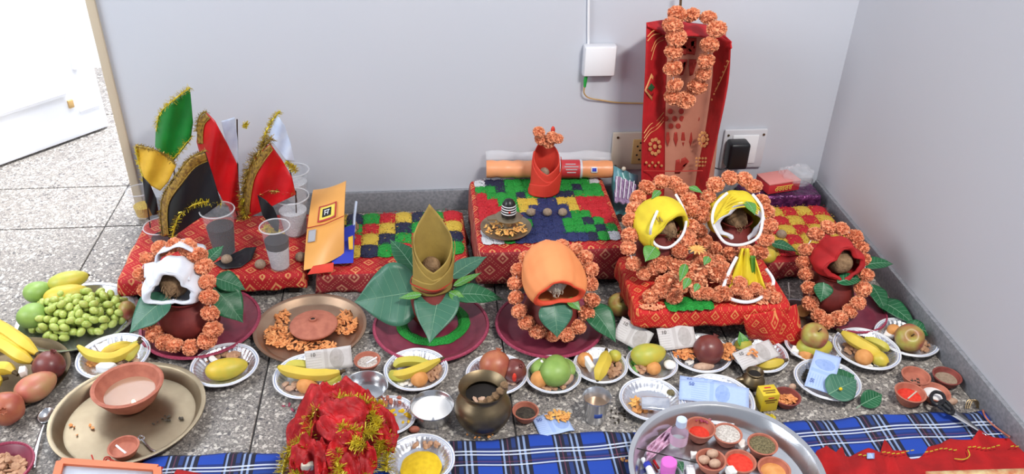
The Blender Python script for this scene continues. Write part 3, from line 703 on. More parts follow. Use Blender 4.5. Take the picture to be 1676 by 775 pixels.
wobj('lead', tube(catmull([aty(1196, 272, YB - .05), aty(1180, 277, YB - .05), aty(1160, 272, YB - .05), aty(1152, 278, YB - .06)], 6), .002, 7), M['navy'], t)

# ================================================================== tall red cloth seat behind the throne platform
def yf(y): return 2.275
fb = aty(1105, 330, 2.25); fb.z = 0
t = thing('idol_backrest', 'tall upright backrest draped in red and gold cloth, hung with a garland', 'backrest', fb)
def ruled(A, B, n=8, wob=.004, k=1):
    SA, SB = catmull(A, 8), catmull(B, 8); N = min(len(SA), len(SB)) - 1
    def fn(u, v):
        a, b = SA[int(v * N)], SB[int(v * N)]; p = a.lerp(b, u); return p + Vector((0, -wob * sin(u * pi) - wob * .6 * sin(u * 8 + v * 7 + k), 0))
    return surf(fn, n, N)
Yb, Yf = 2.335, 2.215
wobj('back_panel', ruled([aty(1082, 46, Yb), aty(1080, 170, Yb), aty(1076, 285, Yb), aty(1072, 375, Yb)], [aty(1188, 50, Yb), aty(1180, 170, Yb), aty(1168, 285, Yb), aty(1158, 375, Yb)]), M['idolin'], t, solid=.006)
wobj('left_drape', ruled([aty(1058, 36, Yf + .02), aty(1056, 120, Yf), aty(1052, 210, Yf), aty(1050, 285, Yf), aty(1048, 350, Yf)], [aty(1092, 46, Yb - .02), aty(1091, 120, Yb - .03), aty(1088, 210, Yb - .035), aty(1087, 285, Yb - .03), aty(1085, 350, Yb - .03)], 10, .006), M['red'], t, solid=.003)
wobj('right_drape', ruled([aty(1166, 52, Yb - .03), aty(1168, 120, Yb - .03), aty(1157, 200, Yb - .03), aty(1140, 285, Yb - .03), aty(1134, 350, Yb - .03)], [aty(1197, 68, Yf), aty(1192, 130, Yf), aty(1176, 210, Yf), aty(1161, 285, Yf), aty(1152, 350, Yf)], 10, .008, 3), M['rhood'], t, solid=.003)
wobj('top_drape', ruled([aty(1058, 36, Yf + .02), aty(1092, 33, Yb), aty(1130, 38, Yb), aty(1168, 44, Yb), aty(1197, 68, Yf)], [aty(1060, 44, Yf + .012), aty(1098, 62, Yb - .06), aty(1135, 58, Yb - .07), aty(1172, 66, Yb - .06), aty(1195, 82, Yf - .004)], 8, .006, 2), M['red'], t, solid=.003)
wobj('frame_post', tube([aty(1113, 20, Yb + .012), aty(1115, -14, Yb + .012)], .004, 8), M['brass'], t)
# printed and woven motifs of the cloth
def patch(P_, Y, m, name='woven_motif'):
    f = Y if callable(Y) else (lambda px, py: Y); g = poly_sheet([Vector((a, b, 0)) for a, b in P_], 2)
    wobj(name, ([aty(v.x, v.y, f(v.x, v.y)) for v in g[0]], g[1]), M[m], t, solid=.0008)
def disc(cx, cy, rx, ry, n=14): return [(cx + rx * cos(2 * pi * k / n), cy + ry * sin(2 * pi * k / n)) for k in range(n)]
ybp = Yb - .0055
for r_, row in enumerate(((1097, 1115, 1135), (1090, 1104, 1116, 1128, 1141), (1098, 1110, 1120, 1134))):
    for x in row: patch(disc(x, 182 + r_ * 12, 4.2, 4.6), ybp - .002, 'idolprint', 'printed_dot')
for x in (1093, 1106, 1118, 1130): patch([(x - 2, 216), (x + 2, 216), (x + 3.5, 228), (x, 240), (x - 3.5, 228)], ybp - .003, 'idolprint', 'printed_drop')
patch([(1106, 262), (1122, 257), (1128, 264), (1118, 270), (1112, 284), (1104, 284)], ybp - .003, 'idolprint', 'printed_figure')
for x in (1112, 1126): patch([(x, 62), (x + 14, 62), (x + 14, 66), (x + 5, 68), (x + 5, 78), (x + 13, 80), (x + 11, 90), (x - 2, 88), (x - 1, 84), (x + 6, 84), (x + 5, 80), (x - 2, 78)], ybp - .003, 'idolprint', 'printed_figure')
for x in (1112, 1128): patch([(x, 97), (x + 13, 97), (x + 13, 101), (x + 5, 102), (x + 6, 122), (x + 1, 124), (x, 110)], ybp - .003, 'idolprint', 'printed_figure')
yl = lambda px, py: Yf + (px - 1053) / 36 * (Yb - .03 - Yf) - .014
patch([(1066, 120), (1081, 142), (1068, 166), (1055, 148)], yl, 'goldprint'); patch([(1066, 127), (1077, 142), (1067, 158), (1058, 147)], lambda a, b: yl(a, b) - .002, 'red'); patch([(1066, 136), (1072, 143), (1066, 150), (1060, 145)], lambda a, b: yl(a, b) - .004, 'leafd')
def stripe(P_, yfn, w, m='goldprint'):
    wobj('woven_stripe', tube(catmull([aty(a, b, yfn(a, b)) for a, b in P_], 6), w, 5), M[m], t)
for o_ in (0, 7): stripe([(1060, 60 + o_), (1070, 50 + o_), (1086, 47 + o_)], yl, .0016); stripe([(1066, 84 + o_ * 2), (1074, 66 + o_), (1086, 58 + o_)], yl, .0012)
for o_ in (0, 8, 14): stripe([(1054, 218 + o_), (1064, 204 + o_), (1076, 196 + o_), (1086, 184 + o_)], yl, .0014)
for k in range(9): patch(disc(1072 + 8 * cos(k * .7), 240 + 12 * sin(k * .7), 3, 3.4, 9), yl, 'goldprint')
patch(disc(1072, 240, 3, 4, 9), yl, 'goldprint'); [patch(disc(1058 + 5 * k, 266 + 5 * (k % 2), 2, 2.4, 7), yl, 'goldprint') for k in range(6)]
yr = lambda px, py: Yf + (1 - min(1, max(0, (px - (1168 - max(0, py - 120) * .165)) / 26))) * (Yb - .03 - Yf) - .016
for k in range(10): patch(disc(1151 + 7 * cos(k * .63), 228 + 11 * sin(k * .63), 2.4, 3, 8), yr, 'goldprint')
patch(disc(1151, 228, 4, 6, 9), yr, 'goldprint'); [patch(disc(1140 + 5 * (k % 4), 259 + 6 * (k // 4), 2.0, 2.2, 7), yr, 'goldprint') for k in range(12)]
for k in range(8): patch(disc(1190 - k * 3.6, 100 + k * 9, 1.4, 1.8, 6), yr, 'goldprint')
stripe([(1193, 100), (1180, 130), (1170, 150)], yr, .0012); stripe([(1054, 279), (1100, 280), (1150, 279)], lambda a, b: Yf - .004, .0016, 'redstring')
garland('marigold garland looped over the tall red backrest', [aty(a, b, y) for a, b, y in ((1101, 42, 2.22), (1103, 26, 2.235), (1122, 20, 2.25), (1145, 26, 2.25), (1168, 30, 2.235), (1172, 48, 2.21), (1163, 70, 2.20), (1158, 95, 2.205), (1152, 118, 2.21), (1142, 142, 2.215), (1125, 160, 2.215), (1103, 164, 2.205), (1102, 140, 2.20), (1103, 112, 2.2), (1105, 85, 2.2), (1106, 65, 2.205))], .0265, .037)

# ================================================================== cups and flags on the left platform
def cup(label, px, py, w, hpx, fill=None, f=.0, top=None, topm=None):
    c = at(px, py, P1T + .003); r = mm(w, c) / 2; h = hpx / ppm(c) / .84
    t = thing('plastic_cup', label, 'cup', c, group='clear plastic cups')
    obj('cup_wall', lathe([(0, .0008), (r * .68, .0008), (r * .98, h * .97), (r * 1.06, h * .965), (r * 1.06, h), (r * .96, h), (r * .94, h * .97), (r * .64, .003), (0, .003)], 36), M['plastic'], t)
    obj('rim', tube([(r * 1.03 * cos(k * pi / 20), r * 1.03 * sin(k * pi / 20), h * .985) for k in range(40)], .0018, 6, closed=True), M['rimp'], t)
    if fill:
        q = lambda k: r * (.63 + .3 * k)
        obj('fill', lathe([(0, .004), (q(0), .004), (q(f), h * f), (q(f) * .6, h * (f + .03)), (0, h * (f + .05))], 28), M[fill], t, kind='stuff')
        if top: obj('topping', lathe([(q(f), h * f + .0004), (q(f + top) * 1.0, h * (f + top)), (q(f) * .5, h * (f + top + .04)), (0, h * (f + top + .05))], 28), M[topm], t, kind='stuff')
    return c, r, h
cup('clear cup full of black sesame at the front of the flags', 368, 412, 52, 68, 'sesame', .62)
cup('clear cup of white rice topped with black sesame and tinsel', 459, 436, 46, 66, 'riceW', .5, .17, 'sesame')
cup('clear cup of white rice behind the cup topped with black sesame', 484, 380, 54, 58, 'riceW', .62)
cup('clear cup of white rice at the back under the pale blue flag', 487, 326, 46, 46, 'riceW', .6)
cup('clear cup at the left edge holding the large black flag', 270, 395, 54, 26, 'sesame', .3)
cup('clear cup behind the yellow flag at the left end', 238, 352, 40, 40, 'riceY', .4)
cup('clear cup holding the tall red flag', 392, 352, 40, 40, 'riceR', .5)
def flag(label, outline, Y, bend, m, trim, trim_m='gold', L=.014, stick=None, dens=800, seed=1, skew=0):
    g, f = sheet_px(outline, Y, bend, 4, skew)
    pb = min(g[0], key=lambda q: q.z)
    t = thing('cloth_flag', label, 'flag', pb.copy(), group='small ritual flags')
    cl = wobj('cloth', g, M[m], t, solid=.0014)
    if trim: tinsel(catmull([f(a, b) for a, b in trim], 5), trim_m, cl, L, dens, seed)
    if stick: wobj('stick', tube([aty(*stick[0], Y + .004), aty(*stick[1], Y + .004)], .002, 6), M['wood'], t)
    return cl, f
def border(cl, f, A_, B_, k=-.004):
    SA, SB = catmull([Vector((*q, 0)) for q in A_], 6), catmull([Vector((*q, 0)) for q in B_], 6); n_ = min(len(SA), len(SB)) - 1
    def fn(u, v):
        q = SA[round(u * n_)].lerp(SB[round(u * n_)], v); return f(q.x, q.y) + Vector((0, k, 0))
    b_ = wobj('border_band', surf(fn, n_, 3), M['braid'], cl, solid=.0012)
    wobj('border_cord', tube([fn(u / n_, 1) for u in range(n_ + 1)], .0016, 5), M['goldd'], cl)
tf, f = flag('green satin flag with gold tinsel, tallest of the left flags', [(311, 145), (316, 200), (312, 228), (296, 240), (285, 262), (270, 256), (254, 240), (255, 215), (262, 185), (285, 165)], 2.215, .03, 'green', [(311, 143), (285, 163), (262, 186), (256, 215)], stick=((283, 240), (290, 380)))
tinsel(catmull([f(a, b) for a, b in ((314, 222), (300, 240), (284, 258), (266, 252))], 5), 'gold', tf, .014, 800, 2)
tf, f = flag('yellow satin flag with gold tinsel edge at the far left', [(222, 236), (250, 243), (275, 258), (288, 272), (275, 298), (262, 312), (240, 300), (228, 270)], 2.17, .03, 'yellow', [(222, 238), (250, 244), (272, 256), (288, 270)], 'goldd', .010, stick=((232, 262), (246, 372)))
tinsel(catmull([f(a, b) for a, b in ((222, 240), (228, 270), (238, 300))], 5), 'gold', tf, .011, 700, 3)
tf, f = flag('large black satin flag with antique gold border', [(336, 248), (348, 285), (362, 332), (330, 332), (300, 345), (282, 388), (266, 386), (264, 345), (268, 318), (290, 285), (312, 258)], 2.075, .035, 'black', [(338, 246), (312, 258), (290, 284), (268, 318), (263, 350), (266, 386)], 'goldd', .010, dens=900, stick=((268, 330), (278, 395)))
border(tf, f, ((336, 249), (312, 259), (291, 286), (269, 319), (265, 350), (268, 385)), ((340, 262), (320, 272), (300, 296), (279, 325), (274, 350), (276, 383)))
tinsel(catmull([f(a, b) for a, b in ((282, 388), (292, 355), (312, 337), (340, 330), (362, 334))], 5), 'gold', tf, .014, 700, 4)
flag('narrow folded black flag leaning under the yellow flag', [(233, 288), (246, 302), (256, 325), (260, 350), (250, 352), (238, 330)], 2.12, .012, 'black', None)
tf, f = flag('tall red satin flag with gold tip standing behind the black flag', [(338, 183), (352, 198), (372, 235), (388, 268), (395, 345), (382, 345), (366, 330), (345, 290), (330, 262), (322, 232), (324, 200)], 2.185, .04, 'satin', [(338, 182), (326, 192), (322, 215)], 'goldd', .012, stick=((350, 230), (390, 356)))
border(tf, f, ((337, 184), (326, 195), (323, 215), (324, 234)), ((344, 192), (335, 202), (332, 218), (332, 234)))
flag('left pale blue flag behind the tall red flag', [(362, 198), (384, 192), (389, 230), (390, 268), (372, 240)], 2.235, .012, 'bluew', None, stick=((388, 195), (390, 330)))
tf, f = flag('broad red satin flag with a thick gold fringe', [(442, 234), (462, 262), (478, 290), (484, 318), (462, 312), (440, 310), (425, 318), (412, 350), (398, 360), (396, 330), (404, 285), (420, 255)], 2.13, .045, 'satin', [(444, 226), (424, 248), (408, 275), (400, 310), (398, 358)], 'goldd', .020, dens=1800, stick=((484, 312), (485, 350)))
border(tf, f, ((442, 235), (421, 256), (405, 286), (398, 330), (399, 358)), ((447, 243), (430, 266), (416, 292), (409, 330), (408, 348)))
tinsel(catmull([f(a, b) for a, b in ((400, 320), (400, 340), (408, 356))], 5), 'gold', tf, .018, 1500, 9); tinsel(catmull([f(a, b) for a, b in ((425, 318), (445, 312), (478, 318))], 5), 'goldd', tf, .009, 700, 5)
tf, f = flag('right pale blue flag with a tall gold tinsel edge', [(454, 188), (466, 205), (476, 235), (482, 264), (468, 262), (450, 238), (440, 222)], 2.205, .015, 'bluew', [(458, 182), (446, 196), (436, 215), (428, 238)], 'gold', .012, dens=1300, stick=((455, 190), (486, 330)))
tinsel([f(468, 264), f(482, 276), f(484, 282)], 'gold', tf, .012, 1200, 6)
tf, f = flag('small black flag stuck in the front rice cup', [(421, 318), (436, 328), (448, 340), (457, 362), (455, 382), (444, 368), (430, 352)], 2.05, .012, 'black', None, stick=((440, 350), (462, 400)))
tinsel([f(432, 372), f(445, 378), f(462, 388)], 'gold', tf, .014, 2600, 7)
gb = aty(398, 203, 2.235); g0 = thing('tinsel_tuft', 'loose gold tinsel tuft beside the left pale blue flag', 'tinsel', gb); tinsel([gb, aty(405, 205, 2.235)], 'gold', g0, .012, 3000, 8)
g = poly_sheet([Vector((a, b, 0)) for a, b in ((350, 430), (375, 428), (392, 418), (402, 405), (420, 404), (412, 424), (394, 437), (365, 440))], 3)
wsolo('cloth_strip', 'dark cloth strip lying curled on the red cloth', 'cloth', ([at(v.x, v.y, P1T + .004 + .004 * abs(sin(v.x * .12))) for v in g[0]], g[1]), M['black'], solid=.0015)
for i, (a, b, lb) in enumerate(((371, 424, 'betel nut beside the sesame cup'), (426, 432, 'betel nut at the front of the red platform'), (371, 330, 'betel nut behind the sesame cup rim'), (492, 420, 'betel nut beside the orange packet'))):
    lump(lb, 'betel_nut', 'nut', a, b, P1T + (.012 if i != 2 else .012), 18, 'nut', group='betel nuts')

# packet leaning at the right of the left platform
A0, A1, B0, B1 = at(497, 442, P1T + .01), at(563, 415, P1T + .012), aty(512, 312, 2.215), aty(566, 297, 2.215)
pk = thing('cloth_packet', 'orange plastic-wrapped cloth packet leaning beside the cups', 'packet', at(527, 440, P1T + .004))
def pkf(u, v): 
    p = (A0 * (1 - u) + A1 * u) * (1 - v) + (B0 * (1 - u) + B1 * u) * v; return p + Vector((0, -.012 * sin(pi * u) - .02 * sin(pi * v), .014 * sin(pi * v)))
def slab(fn, nu, nv, th):
    a = surf(fn, nu, nv); b = surf(lambda u, v: Vector(fn(u, v)) + Vector((0, th, -th * .3)), nu, nv); b = (b[0], [q[::-1] for q in b[1]]); g = cat(a, b); n = len(a[0]); w = nu + 1; F = list(g[1])
    ed = [i for i in range(w)] + [j * w + nu for j in range(1, nv + 1)] + [nv * w + i for i in range(nu - 1, -1, -1)] + [j * w for j in range(nv - 1, 0, -1)]
    for k in range(len(ed)): a_, b_ = ed[k], ed[(k + 1) % len(ed)]; F.append((b_, a_, a_ + n, b_ + n))
    return g[0], F
wobj('wrapped_cloth', slab(pkf, 12, 16, .014), M['envel'], pk)
off = Vector((0, -.003, .003))
def pquad(u0, u1, v0, v1, k=1): return surf(lambda u, v: pkf(u0 + (u1 - u0) * u, v0 + (v1 - v0) * v) + off * k, 6, 6)
lbp = wobj('label_border', pquad(.28, .78, .55, .76, 1), M['redbox'], pk, solid=.0006); wobj('label', pquad(.32, .74, .57, .74, 1.4), M['yeltext'], lbp, solid=.0006); wobj('label_picture', pquad(.40, .64, .60, .71, 1.8), M['navy'], lbp, solid=.0006)
wobj('barcode_label', pquad(.06, .26, .32, .47, 1), M['grey'], pk, solid=.0006)
wobj('tie_string', tube([pkf(0, .5) + off * 1.5, pkf(.5, .5) + off * 1.8, pkf(1, .5) + off * 1.5], .0012, 5), M['redstring'], pk)
mark = []                                      # the small white figure printed in the picture
for (a, b, c_, d_) in ((.45, .68, .60, .68), (.47, .68, .47, .62), (.57, .68, .55, .62), (.47, .65, .55, .65)): mark.append(tube([pkf(a, b) + off * 2.2, pkf(c_, d_) + off * 2.2], .0011, 4))
wobj('printed_sign', cat(*mark), M['white'], lbp)
def q4(a, b, c, d): return surf(lambda u, v: (a * (1 - u) + b * u) * (1 - v) + (d * (1 - u) + c * u) * v, 4, 4)
b1 = thing('blue_booklet', 'blue and white folded packet behind the orange packet', 'packet', at(560, 443, P1T + .004))
wobj('front', slab(lambda u, v: (at(541, 442, P1T + .006) * (1 - u) + at(577, 440, P1T + .006) * u) * (1 - v) + (aty(556, 385, 2.09) * (1 - u) + aty(580, 375, 2.10) * u) * v + Vector((0, .03, 0)), 4, 6, .008), M['blue'], b1)
wobj('pale_edge', tube([aty(583, 330, 2.21), aty(580, 355, 2.15), aty(579, 380, 2.11)], .004, 6), M['bluew'], b1)
wobj('yellow_spot', q4(at(571, 408, .10), at(578, 408, .10), at(578, 385, .12), at(570, 388, .12)), M['yellow'], b1, solid=.001)
b2 = thing('red_cloth_pack', 'red folded cloth under the orange packet', 'cloth', at(520, 446, P1T)); wobj('fold', slab(lambda u, v: (at(503, 449, P1T + .005) * (1 - u) + at(545, 444, P1T + .005) * u) * (1 - v) + (at(512, 436, P1T + .016) * (1 - u) + at(546, 430, P1T + .016) * u) * v, 6, 5, .006), M['redv'], b2)
rd = thing('bead_string', 'small string of brown beads by the orange packet', 'beads', at(582, 384, P2T + .012))
for k in range(7): obj('bead', xf(ball(.006, 8, 6), at(581 + 4 * sin(k), 365 + 4 * k, P2T + .02 + .02 * (7 - k) / 7) - rd.location), M['coco'], rd)

# ================================================================== things on the taller box
z3 = P3T + .007
ro = thing('wrapped_roll', 'peach plastic-wrapped cloth roll lying at the back of the taller box', 'roll', at(897, 292, z3))
RA, RB = at(796, 290, z3 + .0), at(1000, 290, z3 + .0); RA.z = RB.z = z3 + .029
ax = (RB - RA); S = [RA + ax * (k / 24) for k in range(25)]
wobj('roll', tube(S, [.027 + .0015 * sin(k * 2.3) for k in range(25)], 24), M['peach'], ro)
wobj('wrapper_flap', surf(lambda u, v: RA + ax * u + Vector((0, .015 + .02 * v, .024 + .02 * v + .004 * sin(u * 17) * v)), 24, 4), M['film'], ro, solid=.001)
lb_ = wobj('label_band', tube([RA + ax * (.585 + .16 * k / 8) for k in range(9)], .0292, 24, False), M['redbox'], ro); wobj('label_edge', tube([RA + ax * (.74 + .018 * k / 3) for k in range(4)], .0294, 24, False), M['switch'], ro); wobj('label_edge', tube([RA + ax * (.572 + .012 * k / 3) for k in range(4)], .0294, 24, False), M['switch'], ro)
cq = lambda u, a: RA + ax * u + Vector((0, -cos(a), sin(a))) * .0302
for k, (u0, u1, a) in enumerate(((.62, .70, 1.0), (.61, .72, .72), (.62, .71, .42), (.63, .70, .12))): wobj('printed_line', tube([cq(u0 + (u1 - u0) * j / 4, a) for j in range(5)], .0016, 4), M['switch'], lb_)
wt = wobj('white_tag', surf(lambda u, v: cq(.82 + .05 * u, .1 + .6 * v), 4, 6), M['white'], ro, solid=.0006); wobj('tag_print', surf(lambda u, v: cq(.828 + .034 * u, .22 + .36 * v) + Vector((0, -.0008, .0006)), 4, 6), M['blue'], wt, solid=.0004)

def cone_wrap(parent, base, hb, hf, r0, r1, m, sq=.85, seed=1, lean=0.0, inner=None):
    def pt(f, k, g=0):                          # f = angle (front is -pi/2), k = 0..1 up
        aa = abs(((f + pi / 2 + pi) % (2 * pi)) - pi) / pi; h = hf + (hb - hf) * aa ** 1.15; z = h * k; q = z / hb
        r = r0 + (r1 - r0) * min(1, q * 1.6); nar = 1 - 1.1 * max(0, q - .5) ** 1.6
        r *= 1 + .02 * sin(5 * f + seed + q * 5)
        return base + Vector(((r + g) * cos(f) * nar + .006 * sin(q * 3), (r + g) * sin(f) * sq + lean * q, z))
    wobj('cloth_cone', surf(lambda u, v: pt(2 * pi * u, v), 56, 16, True), M[m], parent, solid=.0025)
    wobj('overlap_fold', surf(lambda u, v: pt(-pi * 1.12 + pi * 1.08 * u, .02 + v * (.98 - .52 * u), .003), 30, 12), M[m], parent, solid=.002)
    wobj('overlap_fold', surf(lambda u, v: pt(-pi * .95 + pi * 1.0 * u, .02 + v * (.28 + .62 * u), .0065), 30, 12), M[m], parent, solid=.002)
    wobj('base_fold', surf(lambda u, v: pt(2 * pi * u, .02 + .10 * v, .005 + .002 * sin(v * pi)), 40, 4, True), M[m], parent, solid=.002)
    return pt
c = at(889, 314, z3); rp = thing('folded_cloth_cone', 'red folded cloth cone with marigolds on top, on the taller box', 'cloth cone', c)
cone_wrap(rp, c, .175, .075, .040, .040, 'redv', .8, 2)
obj('betel_nut_inside', xf(ball(.016, 12, 8), (0, 0, .066)), M['nut'], rp); obj('lining', lathe([(.030, .05), (0, .055)], 20), M['rhood'], rp)
tp = c + Vector((.004, .0, .158))
for i, (a, b) in enumerate(((882, 216), (886, 228), (903, 224), (898, 234), (913, 227))): 
    o = put_marigold(aty(a, b, tp.y - .012 + .01 * (i % 2)), .0185 if i else .02); tag(o, ['topmost marigold on the red cloth cone', 'left front marigold on the red cloth cone', 'back middle marigold on the red cloth cone', 'lowest marigold on the red cloth cone', 'rightmost marigold on the red cloth cone'][i], 'flower', 'marigolds on the red cloth cone')
lump('small red chilli-like bud among the marigolds of the red cone', 'red_bud', 'flower', 905, 213, tp.z + .02, 12, 'redv', (.6, .6, 1.2))
# lingam in a brass plate
c = at(828, 376, z3); bp = thing('brass_plate', 'small brass plate of petals under the black lingam', 'plate', c); r = mm(84, c) / 2
obj('dish', lathe([(0, .002), (r * .7, .002), (r * .9, .010), (r, .013), (r, .011), (r * .9, .007), (r * .7, 0), (0, 0)], 48), M['brassl'], bp)
petals('flower petals and grains filling the small brass plate', 828, 374, z3 + .006, 36, 13, 130, 'petaly', .010, .006)
c = at(832, 372, z3 + .0035); lg = thing('lingam', 'black stone lingam with white stripes on a brass stand', 'idol', c)
obj('stand', lathe([(0, 0), (.020, 0), (.022, .004), (.013, .010), (.012, .018), (.024, .026), (.036, .032), (.038, .036), (.032, .038), (0, .038)], 36), M['brassl'], lg)
obj('spout', xf(box(.03, .018, .006, .002), (-.045, -.004, .031)), M['brassl'], lg)
LP = [(.0, .036), (.0195, .036), (.0205, .044), (.0205, .064), (.018, .078), (.012, .088), (.005, .092), (0, .093)]; obj('stone', lathe(LP, 32), M['lingam'], lg)
for zz in (.050, .058, .066, .073): obj('stripe', xf(surf(lambda u, v: (.0212 * (1 if zz < .07 else .95) * cos(-pi * .95 + pi * .9 * u), .0212 * (1 if zz < .07 else .95) * sin(-pi * .95 + pi * .9 * u), zz + .0035 * v), 14, 1)), M['white'], lg, solid=.0006)
obj('red_dot', xf(ball(.003, 8, 6, (1, .4, 1)), (0, -.0216, .061)), M['kumkum'], lg)
for a, w_ in ((869, 'left'), (896, 'middle'), (921, 'right')): lump('%s betel nut of the row of three on the taller box' % w_, 'betel_nut', 'nut', a, 347, z3 + .010, 15, 'nut', group='three betel nuts on the taller box')
# blue green plastic packet behind the box
c = aty(1022, 300, 2.30); c.z = .0; bpk = thing('plastic_packet', 'blue green plastic packet standing behind the taller box', 'packet', c)
wobj('bag', slab(lambda u, v: (aty(1003, 350, 2.24) * (1 - u) + aty(1040, 352, 2.24) * u) * (1 - v) + (aty(1004, 272, 2.30) * (1 - u) + aty(1045, 288, 2.29) * u) * v + Vector((0, -.02 * sin(pi * u) * sin(pi * v) - .004 * sin(u * 15 + v * 9), 0)), 12, 12, .02), M['blueg'], bpk)
wobj('crinkled_film', surf(lambda u, v: (aty(1003, 325, 2.225) * (1 - u) + aty(1040, 332, 2.225) * u) * (1 - v) + (aty(1006, 282, 2.27) * (1 - u) + aty(1038, 295, 2.26) * u) * v + Vector((0, -.02 - .006 * sin(u * 21 + v * 13), 0)), 16, 12), M['lilac'], bpk, solid=.001)
for k in range(5): wobj('shiny_strip', tube([aty(1010 + k * 7, 288 + k * 2, 2.24), aty(1008 + k * 6.4, 322 + k, 2.205)], .0016, 5), M['switch'], bpk)
wobj('knot', xf(ball(.007, 8, 6), aty(1021, 276, 2.285)), M['ivory'], bpk)

# ================================================================== wrapped coconuts and their pots
def kalash(label, c, zf, s=1.0, m='claypot'):
    t = thing('kalash_pot', label, 'pot', (c.x, c.y, zf + .0008)); pot(t, s, m); return t
def nutwrap(label, c): return thing('wrapped_coconut', label, 'coconut', c - Vector((0, 0, .045)))
# -- left: white cloth
plate_maroon('maroon plate under the white-wrapped coconut pot', 330, 531, 190)
c = at(285, 460, .172); kalash('red clay pot carrying the white-wrapped coconut', c + Vector((.02, 0, 0)), .004, .95)
n = nutwrap('coconut wrapped in white cloth on the left clay pot', c); D = Vector((.03, -.85, .08))
coconut(n, c + Vector((0, .0, -.004)), D, .036, .046)
hood(n, c, D, .070, .056, .066, 'whood', .76, 2, lambda f: 1 + .20 * cos(3 * f + 1.75), folds=.08)
wobj('loose_flap', surf(lambda u, v: at(236 + 75 * u, 432 - 8 * sin(u * 3) + 22 * v + 6 * u, .205 - .012 * v + .004 * sin(u * 8)), 12, 6), M['whood'], n, solid=.002)
wobj('gathered_top', surf(lambda u, v: c + Vector((.012 + .058 * cos(pi * u) * (1 - .1 * v), .03 + .06 * v, .03 + .048 * sin(pi * u) * (1 - .35 * v) + .004 * sin(u * 17))), 20, 5), M['whood'], n, solid=.003)
garland('marigold garland around the white-wrapped coconut at the left', [at(*q) for q in ((232, 446, .17), (243, 420, .20), (268, 404, .225), (298, 402, .23), (322, 416, .22), (336, 440, .20), (341, 468, .17), (344, 498, .14), (348, 525, .10), (346, 550, .07), (322, 566, .048), (290, 566, .048), (262, 553, .05), (246, 535, .06), (238, 490, .12))], .0225, .031)
leaf('broad leaf spreading left under the white-wrapped coconut', at(277, 484, .15), at(212, 545, .09), .088, 'leaf', .05)
leaf('large dark leaf right of the white-wrapped coconut garland', at(350, 470, .13), at(398, 528, .05), .085, 'leafd', .08)
leaf('upper dark leaf right of the white-wrapped coconut garland', at(352, 455, .15), at(402, 474, .11), .06, 'leafd', .05)
leaf('small leaf pointing up beside the sesame cup', at(338, 428, .16), at(366, 402, .18), .04, 'leafd', .03)
# -- centre: mustard cloth cone
plate_maroon('maroon plate under the mustard cloth cone', 706, 536, 190)
c = at(707, 470, .115); kp = kalash('clay pot hidden by leaves under the mustard cloth cone', c, .004, .85)
n = thing('folded_cloth_cone', 'tall mustard cloth cone standing on leaves', 'cloth cone', c)
cone_wrap(n, c, .225, .07, .044, .049, 'mustard', .8, 4)
obj('coconut_top', xf(ball(.024, 16, 10), (0, .008, .062)), M['coco'], n); obj('lining', lathe([(.036, .05), (0, .055)], 20), M['mustard'], n)
wobj('red_thread', tube([c + Vector((.0540 * cos(a * pi / 16), .0445 * sin(a * pi / 16), .024 + .004 * sin(a * .7))) for a in range(32)], .0016, 5, closed=True), M['redstring'], n)
lf = lambda lb, b, tp, w, m='leaf', a=.08, n=None: leaf(lb, at(*b), at(*tp), w, m, a, n=n)
lf('largest leaf spreading left from the mustard cloth cone', (690, 476, .105), (580, 494, .075), .165, a=.05, n=(0, -.75, .7))
lf('front leaf drooping over the plate below the mustard cloth cone', (722, 468, .115), (703, 562, .045), .115, a=.06)
lf('upper right leaf of the mustard cloth cone', (735, 455, .12), (797, 420, .13), .052)
lf('right leaf of the mustard cloth cone', (738, 482, .11), (824, 490, .07), .062, 'leafd')
lf('narrow light leaf right of the mustard cloth cone', (742, 468, .125), (788, 446, .125), .022, 'leafl', .02)
lf('dark leaf rising behind the left of the mustard cloth cone', (682, 446, .12), (638, 392, .15), .06, 'leafd')
lf('short light leaf in front of the mustard cloth cone', (690, 482, .125), (652, 488, .11), .022, 'leafl', .02)
lf('small light leaf upright behind the mustard cloth cone', (738, 440, .14), (736, 388, .20), .022, 'leafl', .02)
lf('stubby light leaf at the right foot of the mustard cloth cone', (735, 478, .115), (765, 496, .095), .03, 'leafl', .04)
gr = lathe([(.066, .004), (.075, .011), (.086, .011), (.097, .003)], 48); gr = mapg(gr, lambda v: v + Vector((.004 * nz(v, 40), .004 * nz(v, 40, 2), .002 * nz(v, 150) if v.z > .005 else 0)))
g0 = at(712, 552, .006); solo('green_rice_ring', 'ring of green rice on the maroon plate under the mustard cone', 'rice', gr, M['riceG'], (kp.location.x, kp.location.y - .004, .003), kind='stuff')
# -- orange cloth
plate_maroon('dark maroon plate under the orange cloth coconut', 899, 533, 178)
c = at(905, 448, .19); kp = kalash('clay pot carrying the orange-wrapped coconut', c + Vector((0, .01, 0)), .004, .95)
n = nutwrap('coconut under a tall orange cloth hood with vermilion edges', c); D = Vector((.08, -.85, -.16))
coconut(n, c + D.normalized() * .012, D, .036, .048, 'ivory')
hood(n, c, D, .074, .056, .092, 'ohood', .77, 5, lambda f: 1 + .10 * cos(2 * f) + .17 * cos(3 * f + pi / 2), 'olip', .03, .1)
garland('marigold garland around the orange cloth hood', [at(*q) for q in ((850, 440, .18), (843, 468, .15), (846, 496, .12), (854, 518, .09), (872, 535, .06), (895, 544, .05), (918, 548, .045), (940, 540, .05), (954, 522, .07), (963, 500, .10), (969, 478, .13), (968, 452, .16), (962, 430, .185), (948, 412, .205), (905, 402, .20), (866, 420, .195))], .0215, .030)
lf('dark leaf hanging out of the orange cloth hood', (905, 492, .14), (912, 552, .07), .085, 'leaf', .10)
lf('dark leaf right of the orange hood garland', (962, 498, .09), (1008, 560, .03), .075, 'leafd')
